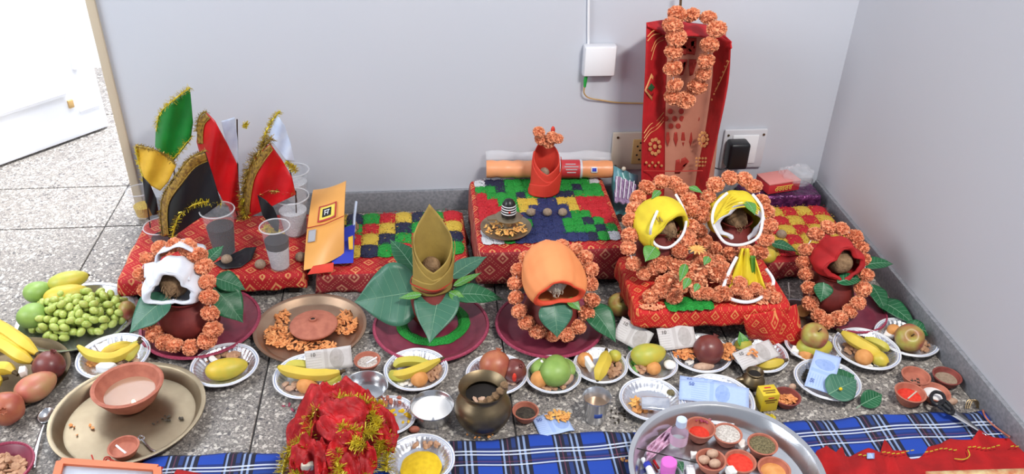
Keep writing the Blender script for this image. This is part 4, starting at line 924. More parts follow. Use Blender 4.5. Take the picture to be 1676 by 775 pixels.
lf('small light leaf at the right of the orange hood opening', (930, 488, .15), (950, 508, .13), .03, 'leafl', .03)
apple('green apple between the orange hood plate and the throne', 1014, 499, .035, 40, 'apple', (.5, 0, 0))
# -- right: red cloth
plate_maroon('maroon plate under the red-wrapped coconut at the right', 1386, 511, 124)
c = at(1370, 424, .17); kalash('dark clay pot under the red-wrapped coconut at the right', c + Vector((0, 0, 0)), .004, .85)
n = nutwrap('coconut wrapped in deep red cloth at the right', c); D = Vector((.05, -.85, .15))
coconut(n, c + Vector((.003, -.008, 0)), D, .033, .045, 'coco', False)
hood(n, c, D, .062, .056, .060, 'rhood', .74, 3, lambda f: 1 + .15 * cos(4 * f + .3), folds=.07)
garland('marigold garland around the red-wrapped coconut at the right', [at(*q) for q in ((1335, 385, .20), (1358, 372, .22), (1382, 376, .22), (1404, 392, .20), (1413, 420, .17), (1416, 446, .14), (1412, 472, .11), (1404, 494, .08), (1390, 512, .055), (1368, 524, .05), (1346, 522, .05), (1332, 505, .055), (1324, 480, .09), (1318, 452, .12), (1317, 424, .15), (1322, 402, .18))], .0215, .031)
lf('green leaf pointing right past the red-wrapped coconut garland', (1412, 434, .13), (1462, 432, .12), .04, 'leafd')
lf('dark leaf below the red-wrapped coconut at the left', (1348, 462, .13), (1343, 494, .09), .05, 'leafd')
lf('dark leaf below the red-wrapped coconut at the right', (1370, 462, .135), (1412, 456, .12), .04, 'leafd')
lf('dark leaf lying along the right skirting', (1435, 490, .03), (1500, 535, .02), .06, 'leafd')
lf('narrow dark leaf beside the right maroon plate', (1425, 465, .05), (1450, 515, .02), .05, 'leafd')
lf('dark leaf behind the striped lemon', (1262, 398, .09), (1305, 412, .08), .035, 'leafd')
# -- the two yellow wraps on the throne
c = at(1083, 366, .255); kalash('small pot under the left yellow-wrapped coconut', c, P4T + .003, .8)
n = nutwrap('coconut in a folded yellow cloth at the left of the throne', c); D = Vector((.36, -.85, -.10))
coconut(n, c + D.normalized() * .004, D, .029, .052)
hood(n, c, D, .072, .066, .070, 'yhood', .72, 6, lambda f: 1 + .20 * cos(3 * f + 1.1), folds=.05)
wobj('white_thread', tube(catmull([at(*q) for q in ((1076, 345, .315), (1066, 370, .29), (1066, 388, .25), (1076, 402, .23), (1096, 404, .225), (1116, 386, .25), (1123, 360, .28), (1116, 336, .30), (1106, 318, .315))], 6), .0036, 7), M['thread'], n)
for x in (1066, 1072): wobj('cream_stripe', tube([at(x - 6, 334, .305), at(x + 12, 362, .30)], .002, 5), M['mustard'], n)
c = at(1204, 354, .255); kalash('small pot under the right yellow-wrapped coconut', c, P4T + .003, .8)
n = nutwrap('coconut in yellow cloth with white edging at the right of the throne', c); D = Vector((.0, -.85, .08))
coconut(n, c + D.normalized() * .0 + Vector((0, 0, -.004)), D, .030, .048)
hood(n, c, D, .073, .066, .066, 'yhood', .72, 8, lambda f: 1 + .10 * cos(4 * f + .4), 'whood', .05)
for k in range(5): wobj('cloth_crease', tube(catmull([at(1168 + k * 4, 366 - k * 7, .295 + .002 * k), at(1190 + k * 2, 345 - k * 6, .318 + .001 * k), at(1222, 338 - k * 5, .32), at(1240 + k, 350 - k * 3, .30)], 5), .002, 5), M['yhood'], n)
wobj('white_thread', tube(catmull([at(*q) for q in ((1190, 316, .325), (1172, 334, .315), (1166, 360, .29), (1176, 384, .255), (1190, 398, .235), (1215, 400, .23), (1240, 388, .25), (1248, 362, .28), (1246, 338, .305), (1232, 318, .32))], 6), .0038, 7), M['thread'], n)
garland('marigold garland around the left yellow-wrapped coconut', [at(*q) for q in ((1104, 300, .315), (1080, 298, .32), (1060, 308, .31), (1042, 330, .285), (1032, 358, .26), (1029, 388, .23), (1032, 415, .20), (1042, 440, .16), (1062, 448, .15), (1088, 425, .18), (1112, 408, .21), (1128, 385, .24), (1132, 355, .27), (1122, 322, .295))], .0225, .031)
garland('marigold garland around the right yellow-wrapped coconut', [at(*q) for q in ((1150, 338, .28), (1162, 312, .305), (1182, 296, .33), (1205, 291, .335), (1228, 297, .33), (1244, 318, .305), (1252, 345, .28), (1256, 375, .25), (1252, 402, .21), (1236, 414, .19), (1182, 412, .18), (1160, 405, .19), (1147, 388, .22), (1144, 362, .255))], .0225, .031)
# third yellow cloth with a white loop
c = at(1224, 452, .17); n = thing('yellow_cloth_loop', 'small yellow cloth with a white cotton loop at the throne corner', 'cloth', at(1224, 480, P4T + .003))
wobj('cloth', surf(lambda u, v: at(1222 + (u - .5) * (18 + 52 * v), 406 + 76 * v - 14 * sin(pi * u) * v, .215 - .085 * v + .018 * sin(pi * u) + .006 * sin(u * 14)), 16, 10), M['yhood'], n, solid=.002)
wobj('white_loop', tube(catmull([at(*q) for q in ((1206, 420, .21), (1192, 448, .175), (1184, 474, .15), (1195, 488, .135), (1222, 494, .13), (1246, 486, .135), (1266, 462, .15), (1254, 440, .165))], 6), .0045, 8), M['thread'], n)
wobj('tuft_leaf', surf(lambda u, v: at(1228 + 8 * u, 418 + 30 * v, .222 - .05 * v + .004 * sin(6 * u)), 4, 6), M['leafl'], n, solid=.001)
for a, b, z, w_ in ((1205, 474, .15, 'leftmost marigold inside the white cotton loop'), (1222, 480, .145, 'front marigold inside the white cotton loop'), (1236, 472, .15, 'right marigold inside the white cotton loop'), (1212, 462, .165, 'upper marigold inside the white cotton loop'), (1250, 482, .135, 'marigold just outside the white loop at the front'), (1258, 472, .14, 'marigold on the right strand of the white loop'), (1268, 486, .13, 'marigold at the right front corner of the throne'), (1226, 412, .215, 'marigold on the tip of the small yellow cloth')):
    tag(put_marigold(at(a, b, z), .0185), w_, 'flower', 'marigolds by the small yellow cloth')
# marigold heap
rn = random.Random(3)
for k in range(46):
    a = rn.uniform(1078, 1190); h = 1 - ((a - 1132) / 60) ** 2; b = rn.uniform(430 - 22 * h, 486)
    tag(put_marigold(at(a, b, .138 + .055 * (486 - b) / 80), rn.uniform(.019, .023)), 'marigold in the heap on the throne platform', 'flower', 'marigold heap on the throne')
tag(put_marigold(at(1065, 485, P4T + .017), .021), 'single loose marigold at the left front of the throne', 'flower')
petals('orange petals crumbled along the left front of the throne', 1066, 502, P4T + .003, 22, 5, 90, 'mari', .008, .004)
petals('orange petals crumbled along the right front of the throne', 1240, 492, P4T + .003, 34, 6, 150, 'mari', .008, .006)
petals('orange petals scattered over the marigold heap', 1132, 450, .185, 46, 24, 60, 'mari', .010, .012)
for i, (a, b, q, w_) in enumerate(((1122, 432, (1112, 462), .022), (1128, 455, (1118, 474), .02), (1160, 420, (1152, 434), .02), (1143, 464, (1136, 478), .016), (1072, 404, (1056, 428), .045), (1222, 330, (1236, 352), .03), (1080, 312, (1066, 326), .02), (1128, 306, (1150, 316), .02))):
    lf('green leaf scrap number %s among the throne flowers' % ('one two three four five six seven eight'.split()[i]) if 0 else ['green leaf in the middle of the marigold heap', 'leaf lying low in the marigold heap', 'leaf at the upper right of the marigold heap', 'tiny leaf at the front of the marigold heap', 'bright leaf under the left yellow-wrapped coconut', 'leaf tucked into the right yellow wrap', 'leaf tucked on top of the left yellow wrap', 'leaf below the red backrest between the garlands'][i], (a, b, .215 if i < 4 else (.23 if i == 4 else .32)), (q[0], q[1], .205 if i < 4 else (.21 if i == 4 else .315)), w_, 'leafl', .05)
st = thing('star_flower', 'pale orange flower with long thin petals on the marigold heap', 'flower', at(1140, 412, .215))
for k in range(12):
    a = k * pi / 6; obj('petal', xf(surf(lambda u, v: (.004 + .022 * u, (v - .5) * .007 * sin(pi * (.1 + .8 * u)), .006 * sin(pi * u)), 6, 2), rot=(0, -.3, a)), M['petaly'], st, solid=.0006)
obj('flower_centre', ball(.005, 10, 6), M['petal'], st)

# ================================================================== right corner things
lump('betel nut on the yellow and red rice platform', 'betel_nut', 'nut', 1279, 383, P5T + .017, 17, 'nut')
mango('green and yellow striped lemon at the throne edge', 1258, 418, .10, 32, 26, .6, 'mangoy', name='lemon'); bpy.data.objects['lemon']['category'] = 'lemon'
c = at(1312, 322, .0); c = Vector((1.13, 2.315, 0))
g = box(.25, .11, .078, .014, 3, 1); g = mapg(g, lambda v: v + Vector((.006 * nz(v, 30), .006 * nz(v, 30, 2), (.010 * nz(v, 35, 3) if v.z > .05 else 0))))
pf = solo('foil_wrapped_pack', 'purple foil wrapped pack lying in the corner', 'pack', g, M['purple'], c)
bx = thing('card_box', 'red and white card box on the purple pack', 'box', (1.122, 2.318, .0855), .22)
obj('carton', box(.115, .075, .032, .002), M['redbox'], bx); obj('lid', xf(box(.116, .076, .004, .001), (0, 0, .0325)), M['pinkw'], bx)
pr = [tube([(-.030, -.0385, .023), (.030, -.0385, .023)], .0012, 4)]
for k, x in enumerate((-.026, -.014, -.003, .010, .024)): pr.append(tube([(x, -.0385, .023), (x, -.0385, .008)], .0012, 4)); pr.append(tube(catmull([(x, -.0385, .016), (x - .005, -.0385, .018), (x - .007, -.0385, .012), (x - .002, -.0385, .009)], 4), .001, 4))
obj('printed_name', cat(*pr), M['yeltext'], bx)
fm_ = thing('clear_plastic_bag', 'crumpled clear plastic bag around the card box', 'bag', (1.185, 2.325, .083))
obj('film', mapg(ico(1, 4), lambda v: Vector((v.x * .055, v.y * .045, .036 + v.z * .034)) * (1 + .22 * nz(v, 2.6, 4) + .08 * nz(v, 7, 1))), M['film'], fm_)
c = at(1308, 512, .012); sp = thing('steel_plate', 'small steel plate peeping out beside the throne cloth tail', 'plate', (c.x, c.y, .0008)); obj('dish', lathe([(0, .002), (.045, .002), (.058, .012), (.062, .013), (.06, .010), (.046, 0), (0, 0)], 40), M['steel'], sp)
lump('brown ball on the steel plate beside the throne', 'brown_sweet', 'sweet', 1314, 508, .022, 22, 'laddu')
note('folded brown banknote standing behind the throne cloth tail', (1288, 508, .01), (1291, 462, .075), (.9, -.5, 0), 'noteg', .003, None, .05)

# ================================================================== metal dishes of fruit at the left
def dish(name, label, px, py, w, m, h=.022, lip=.006, bot=.8, zb=.0008):
    c = at(px, py, h + zb); r = mm(w, c) / 2; t = thing(name, label, 'plate', (c.x, c.y, zb))
    obj('dish', lathe([(0, .002), (r * bot * .96, .002), (r * bot, .004), (r * .93, h * .92), (r * .95, h), (r, h + lip * .2), (r, h - .002), (r * .95, h - .003), (r * bot * 1.01, 0), (0, 0)], 64), M[m], t); return t, r
dish('steel_plate', 'round steel plate holding grapes and mangoes', 128, 516, 186, 'steel')
mango('mango at the back right of the grape plate', 112, 459, .062, 62, 34, .25, 'mango'); mango('round green mango at the back left of the grape plate', 62, 477, .05, 44, 37, .3, 'mangog')
mango('yellowish mango just behind the grapes', 108, 482, .055, 68, 36, .2, 'mangoy'); mango('green mango at the left rim of the grape plate', 54, 515, .045, 48, 44, .8, 'mangog')
gc = at(128, 530, .004); gb = thing('grape_bunch', 'heap of green grapes on the steel plate', 'grapes', gc)
gm = [mesh_of('grape', mapg(ball(1, 12, 8), lambda v: Vector((v.x * .0095, v.y * .0095, v.z * .0132)) * (1 + .0 * k)), M['grape'], True) for k in range(1)]
rn = random.Random(11); gp = []
for k in range(2600):
    a = rn.uniform(0, 2 * pi); q = sqrt(rn.random()); x, y = .125 * q * cos(a), .088 * q * sin(a); z = .014 + rn.random() * .062 * (1 - q * q) ** .6
    p = Vector((x + .004, y + .012, z))
    if all((p - o_).length > .0172 for o_ in gp): gp.append(p)
    if len(gp) > 190: break
for p in gp: obj('grape', gm[0], None, gb, p, (rn.uniform(.6, 2.2), rn.uniform(-.7, .7), rn.uniform(0, 6)))
obj('stem', cat(*[tube([(0, .01, .05), Vector((.03 * cos(k), .012 + .03 * sin(k), .06)), Vector((.07 * cos(k), .012 + .055 * sin(k), .035))], .0012, 5) for k in range(6)]), M['gstem'], gb)
lump('brownish fig-like fruit at the right rim of the grape plate', 'fig', 'fruit', 208, 508, .032, 34, 'apple', (.8, .9, 1))
dish('steel_plate', 'dark edged plate of bananas and pomegranates cut by the left edge', 12, 612, 190, 'bronze', .02)
for lb, pts, m, r_ in (('topmost yellow banana at the left edge', ((-40, 520, .09), (-5, 532, .095), (32, 556, .085), (60, 578, .065)), 'bananay', .0165), ('middle yellow banana at the left edge', ((-40, 560, .07), (0, 562, .078), (30, 580, .07), (52, 592, .055)), 'bananay', .0165), ('lower banana with a dark tip at the left edge', ((-40, 615, .05), (-12, 604, .055), (10, 602, .05), (22, 608, .045)), 'bananay', .016), ('lowest banana half out of the picture at the left edge', ((-50, 632, .04), (-20, 628, .04), (-5, 622, .038), (3, 620, .035)), 'banana', .015), ('banana at the top left corner of the fruit plate', ((-40, 545, .075), (-10, 548, .08), (20, 566, .075), (45, 585, .06)), 'banana', .016)):
    banana(lb, pts, r_, m)
pomegranate('dark brown pomegranate beside the banana tips', 80, 598, .046, 50, 'pomd', (-.3, .4)); pomegranate('orange brown pomegranate at the left edge', 10, 668, .045, 56, 'pom', (.9, .5))
mango('pink and green guava-like fruit beside the spoon', 60, 632, .040, 68, 48, .5, 'pomp', name='guava'); bpy.data.objects['guava']['category'] = 'fruit'
lump('white sugar cube piece among the bananas', 'sugar_piece', 'sweet', 38, 607, .05, 20, 'white2', (1, .7, .8))
# big brass dish with a lamp
bd, R_ = dish('brass_dish', 'large round brass dish holding the lit clay lamp', 210, 672, 242, 'brassl', .030, .003, .84)
lamp = clay_bowl('large clay lamp with a lit wick in the brass dish', 214, 648, 112, 'clay', 'liquid', 'water', .0045, .36, 'clay_lamp', fillh=.55)
fl_ = at(220, 660, .035); wobj('wick', tube([at(222, 664, .032), at(220, 660, .040)], .002, 6), M['white2'], lamp); wobj('flame', mapg(ball(.0075, 12, 10, (.6, .6, 1.1)), lambda v: v + at(219, 658, .046)), M['flame'], lamp)
clay_bowl('small clay lamp at the front of the brass dish', 203, 733, 50, 'clay', 'liquid', 'clay', .0045, .4, 'clay_lamp')
t = thing('small_key', 'small metal clip lying in the brass dish', 'clip', at(240, 727, .0046)); wobj('shaft', tube([at(232, 718, .008), at(246, 734, .007), at(258, 740, .007)], .0022, 6), M['steel'], t); wobj('ring', tube([at(231 + 5 * cos(k * .785), 716 + 4 * sin(k * .785), .008) for k in range(8)], .0018, 5, closed=True), M['steel'], t)
wsolo('cotton_wick', 'white cotton wick lying in the small clay lamp', 'wick', tube(catmull([at(190, 728, .024), at(198, 735, .020), at(206, 741, .021)], 4), .0025, 6), M['thread'])
bits('few orange crumbs scattered in the brass dish', 'crumbs', 'crumbs', 130, 700, .005, 25, 12, 6, 'petal', .004)
bits('dark crumbs scattered at the right of the brass dish', 'crumbs', 'crumbs', 275, 690, .005, 30, 12, 9, 'ash', .0035)
t = thing('steel_spoon', 'steel spoon lying beside the brass dish', 'spoon', at(66, 710, .0005))
cA, cB = at(76, 680, .006), at(52, 766, .004); dv = (cB - cA); sv = Vector((-dv.y, dv.x, 0)).normalized()
wobj('spoon_bowl', surf(lambda u, v: cA + dv.normalized() * (-.026 + .052 * u) + sv * ((v - .5) * .036 * sin(pi * min(1, .04 + .92 * u)) ** .7) + Vector((0, 0, .004 - .007 * sin(pi * u) * sin(pi * v))), 16, 10), M['steel'], t, solid=.001)
wobj('handle', surf(lambda u, v: cA + dv.normalized() * .022 + (cB - cA - dv.normalized() * .022) * u + sv * ((v - .5) * (.006 + .010 * u ** 2)) + Vector((0, 0, .001 + .004 * sin(pi * u))), 16, 3), M['steel'], t, solid=.0016)
# maroon bowl of nuts, bottom-left
c = at(-2, 765, .03); r = mm(108, c) / 2; t = thing('maroon_bowl', 'maroon plastic bowl of nuts cut by the bottom left corner', 'bowl', (c.x, c.y, .0008)); obj('bowl', lathe([(0, .004), (r * .6, .004), (r * .9, .03), (r, .034), (r * .99, .029), (r * .62, 0), (0, 0)], 56), M['maroon'], t); obj('beaded_rim', lathe([(r * .93, .033), (r * .96, .037), (r, .036), (r * 1.01, .032)], 120, lambda a, k: 1 + .006 * sin(a * 60)), M['maroonr'], t)
bits('pale brown nuts heaped in the maroon bowl', 'nuts', 'nuts', 4, 768, .012, 38, 22, 120, 'nuts', .009, .55, .022)
# copper plate with an upturned clay lid
t, R_ = dish('copper_plate', 'copper plate of marigold petals with a clay lid', 508, 534, 182, 'copper', .02, .003, .84)
c = at(513, 528, .03); r = mm(78, c) / 2; t = thing('clay_cover', 'round clay cover lying upside down on the copper plate', 'lid', (c.x, c.y, .004)); obj('lid', lathe([(0, .0), (r * .55, 0), (r * .95, .014), (r, .020), (r * .97, .023), (r * .7, .029), (r * .3, .034), (r * .18, .036), (r * .17, .042), (r * .13, .043), (r * .10, .038), (0, .037)], 44), M['clay'], t); obj('knob_hole', lathe([(r * .10, .0385), (0, .0388)], 12), M['dark'], t)
petals('orange petals on the left of the copper plate', 456, 550, .006, 24, 18, 150, 'petal', .012, .012); petals('orange petals on the right of the copper plate', 565, 530, .006, 18, 20, 120, 'petal', .012, .010); petals('orange petals along the front of the copper plate', 505, 566, .006, 48, 8, 110, 'petal', .011, .006); petals('orange petals at the upper left of the copper plate', 462, 518, .006, 12, 12, 50, 'petal', .011, .006)

# ================================================================== plaid mat and red cloths in the foreground
A, B = at(232, 753, 0), at(1628, 671, 0); ang = math.atan2(B.y - A.y, B.x - A.x); Lm = (B - A).length
def matf(u, v):
    x = u * Lm - Lm / 2; y = -v * .62 + .004 * sin(u * 31) + .003 * sin(u * 77)
    z = .0105 + .0035 * sin(u * 23 + v * 5) * (1 - .4 * v) + .002 * sin(u * 61 - v * 9)
    e = min(u, 1 - u) * Lm; ev = min(v * .62, e)
    if ev < .012: z = .003 + (z - .003) * (ev / .012) ** .5
    return (x, y, z)
solo('plaid_mat', 'blue and navy plaid mat spread across the foreground', 'mat', surf(matf, 150, 44), M['plaid'], (A + B) / 2, (0, 0, ang), solid=.003)
# red velvet cloth, right foreground
top = [(1325, 775), (1335, 742), (1352, 730), (1368, 742), (1378, 728), (1390, 745), (1420, 736), (1440, 742), (1446, 722), (1460, 738), (1500, 731), (1540, 726), (1555, 718), (1590, 722), (1600, 708), (1622, 712), (1650, 716), (1690, 704), (1740, 720)]
def vel(u, v):
    k = u * (len(top) - 1); i = min(len(top) - 2, int(k)); f = k - i; a = top[i][0] * (1 - f) + top[i + 1][0] * f; b = top[i][1] * (1 - f) + top[i + 1][1] * f
    q = at(a, b, .02); e = at(1300 + 470 * u, 900, .018); p = q.lerp(e, v ** 1.3); p.z = .021 + .006 * sin(u * 19 + v * 7) * (1 - v) + .004 * sin(u * 43) ; p.z = min(p.z, .032)
    return p
rv = wsolo('red_velvet_cloth', 'red velvet cloth with ragged edge in the right foreground', 'cloth', surf(vel, 108, 26), M['redfelt'], solid=.003)
for s0, s1, y0, y1 in ((1405, 1670, 744, 728),):
    n_ = 34; G = []
    for k in range(n_):
        if k % 9 in (3, 4): continue
        a = s0 + (s1 - s0) * k / n_; b = y0 + (y1 - y0) * k / n_ + 2 * sin(k); wobj('gold_stitch', tube([at(a, b, .034), at(a + 5, b - 1, .034)], .0012, 5), M['gold'], rv)
    G.append(tube(catmull([at(1562, 750, .034), at(1578, 751, .034), at(1587, 745, .034), at(1584, 735, .034)], 5), .0012, 5))
    wobj('gold_curl', cat(*G), M['gold'], rv)
wobj('printed_border', surf(lambda u, v: at(1515 + 190 * u, 771 - 6 * u - (1 - v) * 0 + 60 * v, .0335), 20, 6), M['creamf'], rv, solid=.001)
wsolo('blue_scrap', 'small blue scrap of cloth on the red velvet edge', 'scrap', surf(lambda u, v: at(1419 + 12 * u, 741 + 9 * v, .034 + .002 * sin(4 * u)), 4, 4), M['noteb'], solid=.002)
# red cloth and framed picture, left foreground
def rc(u, v): 
    p = at(155 + 190 * u + 10 * v, 757 + 22 * u * u + 60 * v, .017 + .004 * sin(u * 17 + v * 4)); return p
wsolo('red_cloth_fold', 'red cloth fold beside the orange frame at the bottom left', 'cloth', surf(rc, 30, 8), M['redfelt'], solid=.004)
t = thing('picture_frame', 'orange framed glass lying face up at the bottom edge', 'frame', at(176, 775, .012))
FA, FB, FC, FD = at(100, 757, .03), at(258, 768, .03), at(262, 850, .03), at(76, 850, .03)
def bar(p, q, w=.011): wobj('frame_bar', tube([p, q], w, 4), M['orframe'], t, smooth=False)
bar(FA, FB); bar(FB, FC); bar(FD, FA); bar(FC, FD)
wobj('glass', q4(FA, FB, FC, FD), M['mirror'], t, solid=.003)
t = thing('red_thread', 'loose red thread curls above the orange frame', 'thread', at(170, 754, .006))
wobj('curl', tube(catmull([at(150, 744, .012), at(153, 752, .012), at(158, 757, .014), at(168, 755, .02), at(172, 748, .024), at(180, 748, .022), at(180, 756, .016), at(172, 757, .016), at(176, 750, .02), at(190, 755, .02)], 6), .0016, 6), M['redstring'], t)

# ================================================================== foil plates with offerings
zb = .006
# A
foil_plate('foil plate of bananas beside the grape plate', 186, 583, 116)
banana('curved banana across the foil plate beside the grapes', ((128, 566, .045), (148, 580, .038), (180, 585, .034), (205, 576, .036), (226, 562, .045)), .0135, 'banana'); banana('banana at the back of the foil plate beside the grapes', ((165, 580, .02), (188, 568, .02), (215, 562, .022)), .0115, 'bananay'); banana('short banana standing at the right of the foil plate beside the grapes', ((207, 590, .02), (216, 575, .03), (226, 558, .045)), .0135, 'bananag')
lump('white camphor lump on the foil plate beside the grapes', 'camphor_piece', 'sweet', 174, 601, .022, 38, 'milk', (1, .7, .5)); bits('nut pieces on the foil plate beside the grapes', 'nut_pieces', 'nuts', 200, 590, zb, 26, 10, 26, 'almond', .010, .6, .01); bits('brown crumbs at the left of the foil plate beside the grapes', 'crumbs', 'nuts', 158, 593, zb, 14, 8, 16, 'laddu', .008)
# B
foil_plate('foil plate holding one yellow mango', 368, 597, 110)
mango('yellow mango with a green end on its own foil plate', 371, 603, .028, 68, 38, .2, 'mangoy'); bits('nut pieces behind the yellow mango', 'nut_pieces', 'nuts', 362, 586, zb, 34, 12, 34, 'nuts', .009, .6, .008); lump('white sweet beside the yellow mango', 'white_sweet', 'sweet', 349, 588, .02, 22, 'white2', (1.2, .5, .4), .5)
# C
foil_plate('foil plate of bananas with a grey banknote', 504, 615, 113)
banana('top banana on the plate with the grey banknote', ((456, 600, .045), (472, 606, .045), (505, 612, .044), (535, 612, .044), (556, 608, .046)), .0145, 'banana'); banana('back banana on the plate with the grey banknote', ((466, 602, .03), (485, 596, .034), (520, 600, .032)), .0125, 'bananag'); banana('small banana at the right of the plate with the grey banknote', ((530, 622, .022), (545, 622, .024), (556, 612, .032)), .0135, 'bananag')
note('grey ten note standing behind the banana plate', (500, 592, .05), (576, 582, .05), (.1, -.9, .55), 'noteg', .004, '10', .052)
lump('orange laddu on the plate with the grey banknote', 'laddu', 'sweet', 502, 630, .020, 34, 'laddu', (1, .8, .8), rough=.02); bits('dry nuts on the plate with the grey banknote', 'nut_pieces', 'nuts', 505, 632, zb, 40, 7, 24, 'almond', .008)
lump('white sugar lump on the plate with the grey banknote', 'sugar_piece', 'sweet', 528, 632, .016, 16, 'white2')
# D
foil_plate('foil plate of bananas below the mustard cone plate', 681, 604, 106)
banana('curved banana at the back of the plate below the mustard cone', ((645, 600, .024), (655, 592, .03), (680, 590, .03), (705, 594, .03)), .0125, 'bananag'); banana('long banana across the plate below the mustard cone', ((640, 612, .026), (660, 612, .034), (690, 602, .04), (720, 588, .046)), .0130, 'banana'); banana('short thick banana at the left of the plate below the mustard cone', ((640, 608, .02), (650, 616, .024), (668, 612, .028)), .014, 'bananag')
lump('round orange laddu on the plate below the mustard cone', 'laddu', 'sweet', 686, 619, .022, 29, 'laddu', rough=.02); bits('nuts at the right of the plate below the mustard cone', 'nut_pieces', 'nuts', 708, 611, zb, 14, 12, 22, 'nuts', .009, .6, .01); bits('white puffed sweets at the front of the plate below the mustard cone', 'sweet_pieces', 'sweets', 668, 627, zb, 22, 4, 16, 'white2', .007)
# E
foil_plate('foil plate with a pomegranate behind the brass pot', 813, 611, 102); pomegranate('pomegranate standing behind the brass pot', 810, 598, .042, 52, 'pom', (-.5, .3)); pomegranate('second brownish pomegranate half hidden behind the brass pot', 842, 606, .034, 40, 'pomd', (.4, .5)); bits('nuts on the plate behind the brass pot', 'nut_pieces', 'nuts', 842, 622, zb, 14, 8, 16, 'almond', .009)
lump('red tipped stick of incense behind the brass pot', 'red_stub', 'stub', 842, 617, .035, 14, 'kumkum', (.6, .6, 1.3))
# F
foil_plate('foil plate with a large green mango and a laddu', 905, 611, 94); mango('large green mango upright on its foil plate', 910, 605, .036, 62, 50, 1.3, 'mangog'); mango('green mango behind the large green mango, left', 884, 600, .024, 40, 26, .9, 'mangog'); mango('green mango behind the large green mango, right', 930, 600, .024, 40, 22, 2.0, 'mangog')
lump('round laddu beside the large green mango', 'laddu', 'sweet', 883, 620, .022, 30, 'laddu', rough=.02); lump('pinkish nut piece beside the large green mango', 'areca_nut', 'nut', 929, 620, .018, 26, 'almond', (1.1, .6, .6), .8); bits('nut crumbs at the front of the large green mango', 'nut_pieces', 'nuts', 905, 634, zb, 18, 4, 18, 'nuts', .006)
banana('thin white peeled strip by the large green mango', ((884, 604, .03), (887, 595, .036), (886, 588, .044)), .004, 'white2'); 
# G
foil_plate('foil plate with an upright banana left of the ten notes', 983, 596, 90); banana('upright banana on the plate left of the ten notes', ((978, 622, .02), (983, 606, .034), (990, 590, .04), (992, 576, .036)), .016, 'banana'); lump('white sweet slice left of the upright banana', 'white_sweet', 'sweet', 964, 595, .026, 34, 'white2', (.35, 1, .5), -.4); lump('laddu at the left of the upright banana plate', 'laddu', 'sweet', 958, 588, .02, 26, 'laddu'); bits('brown nuts right of the upright banana', 'nut_pieces', 'nuts', 1003, 600, zb, 12, 18, 26, 'nuts', .009, .7, .008)
lump('dark green fruit right of the upright banana', 'lime', 'fruit', 1006, 582, .026, 22, 'mango')
# H
foil_plate('foil plate with a round green mango beside the throne', 1067, 592, 86); mango('round green mango beside the throne foot', 1062, 580, .034, 60, 40, .15, 'mango'); bits('brown nuts below the round green mango', 'nut_pieces', 'nuts', 1054, 603, zb, 12, 7, 20, 'nuts', .008, .7, .012); lump('laddu below the round green mango', 'laddu', 'sweet', 1070, 602, .02, 24, 'laddu', rough=.02); lump('white ring sweet at the right of the round green mango', 'white_sweet', 'sweet', 1096, 596, .018, 20, 'white2', (1, 1, .6)); bits('green leaf crumbs left of the round green mango', 'herb_bits', 'herbs', 1038, 600, zb, 7, 7, 10, 'leafl', .007)
note('grey ten note leaning on the throne foot, left one', (1010, 534, .055), (1062, 562, .03), (-.25, -.8, .8), 'noteg', .003, '10', .058)
# I
foil_plate('foil plate with a dark pomegranate and orange petals', 1147, 577, 102); pomegranate('dark glossy pomegranate under the throne edge', 1160, 572, .038, 50, 'pomd', (-.4, .5)); note('grey ten note leaning on the dark pomegranate plate', (1078, 556, .05), (1138, 548, .055), (.05, -.75, .9), 'noteg', .003, '10', .058)
petals('orange petals left of the dark pomegranate', 1122, 578, .022, 20, 12, 90, 'petal', .012, .012); petals('orange petals right of the dark pomegranate', 1190, 576, .03, 12, 14, 60, 'petal', .012, .012); lump('flat tan nut at the front of the dark pomegranate', 'areca_nut', 'nut', 1152, 599, .014, 30, 'almond', (1.2, .5, .4)); bits('white crumbs left of the dark pomegranate', 'sugar_crumbs', 'sweets', 1128, 590, zb, 8, 6, 8, 'white2', .007)
# J
foil_plate('foil plate with a tilted grey banknote under the throne tail', 1242, 578, 96); note('tilted grey ten note lying over its foil plate', (1207, 592, .04), (1268, 568, .045), (.1, -.35, .9), 'noteg', .004, '10', .05); banana('banana poking out under the tilted grey note', ((1236, 590, .016), (1255, 596, .02), (1282, 590, .026)), .014, 'banana'); banana('short banana at the back of the tilted grey note', ((1206, 560, .02), (1216, 566, .03), (1228, 560, .028)), .014, 'bananag'); petals('orange petals on the tilted grey note', 1233, 577, .05, 8, 6, 14, 'petal', .009, .004); leaf('pointed yellow green pod behind the tilted grey note', at(1218, 568, .03), at(1210, 542, .06), .03, 'leafl', .05)
# K
foil_plate('foil plate with stacked fruit in front of the red coconut plate', 1330, 564, 90); apple('pinkish apple on top of the stacked fruit', 1332, 550, .062, 44, 'apple', (.3, .2, 0)); mango('yellow green mango under the pinkish apple', 1334, 568, .03, 60, 38, .05, 'mango'); lump('orange laddu in front of the stacked fruit', 'laddu', 'sweet', 1321, 580, .02, 26, 'laddu', rough=.02); lump('white sweet left of the stacked fruit', 'white_sweet', 'sweet', 1302, 574, .018, 18, 'white2'); bits('silver dragees right of the stacked fruit', 'sweet_pieces', 'sweets', 1366, 572, zb, 9, 9, 14, 'whiteseed', .006)
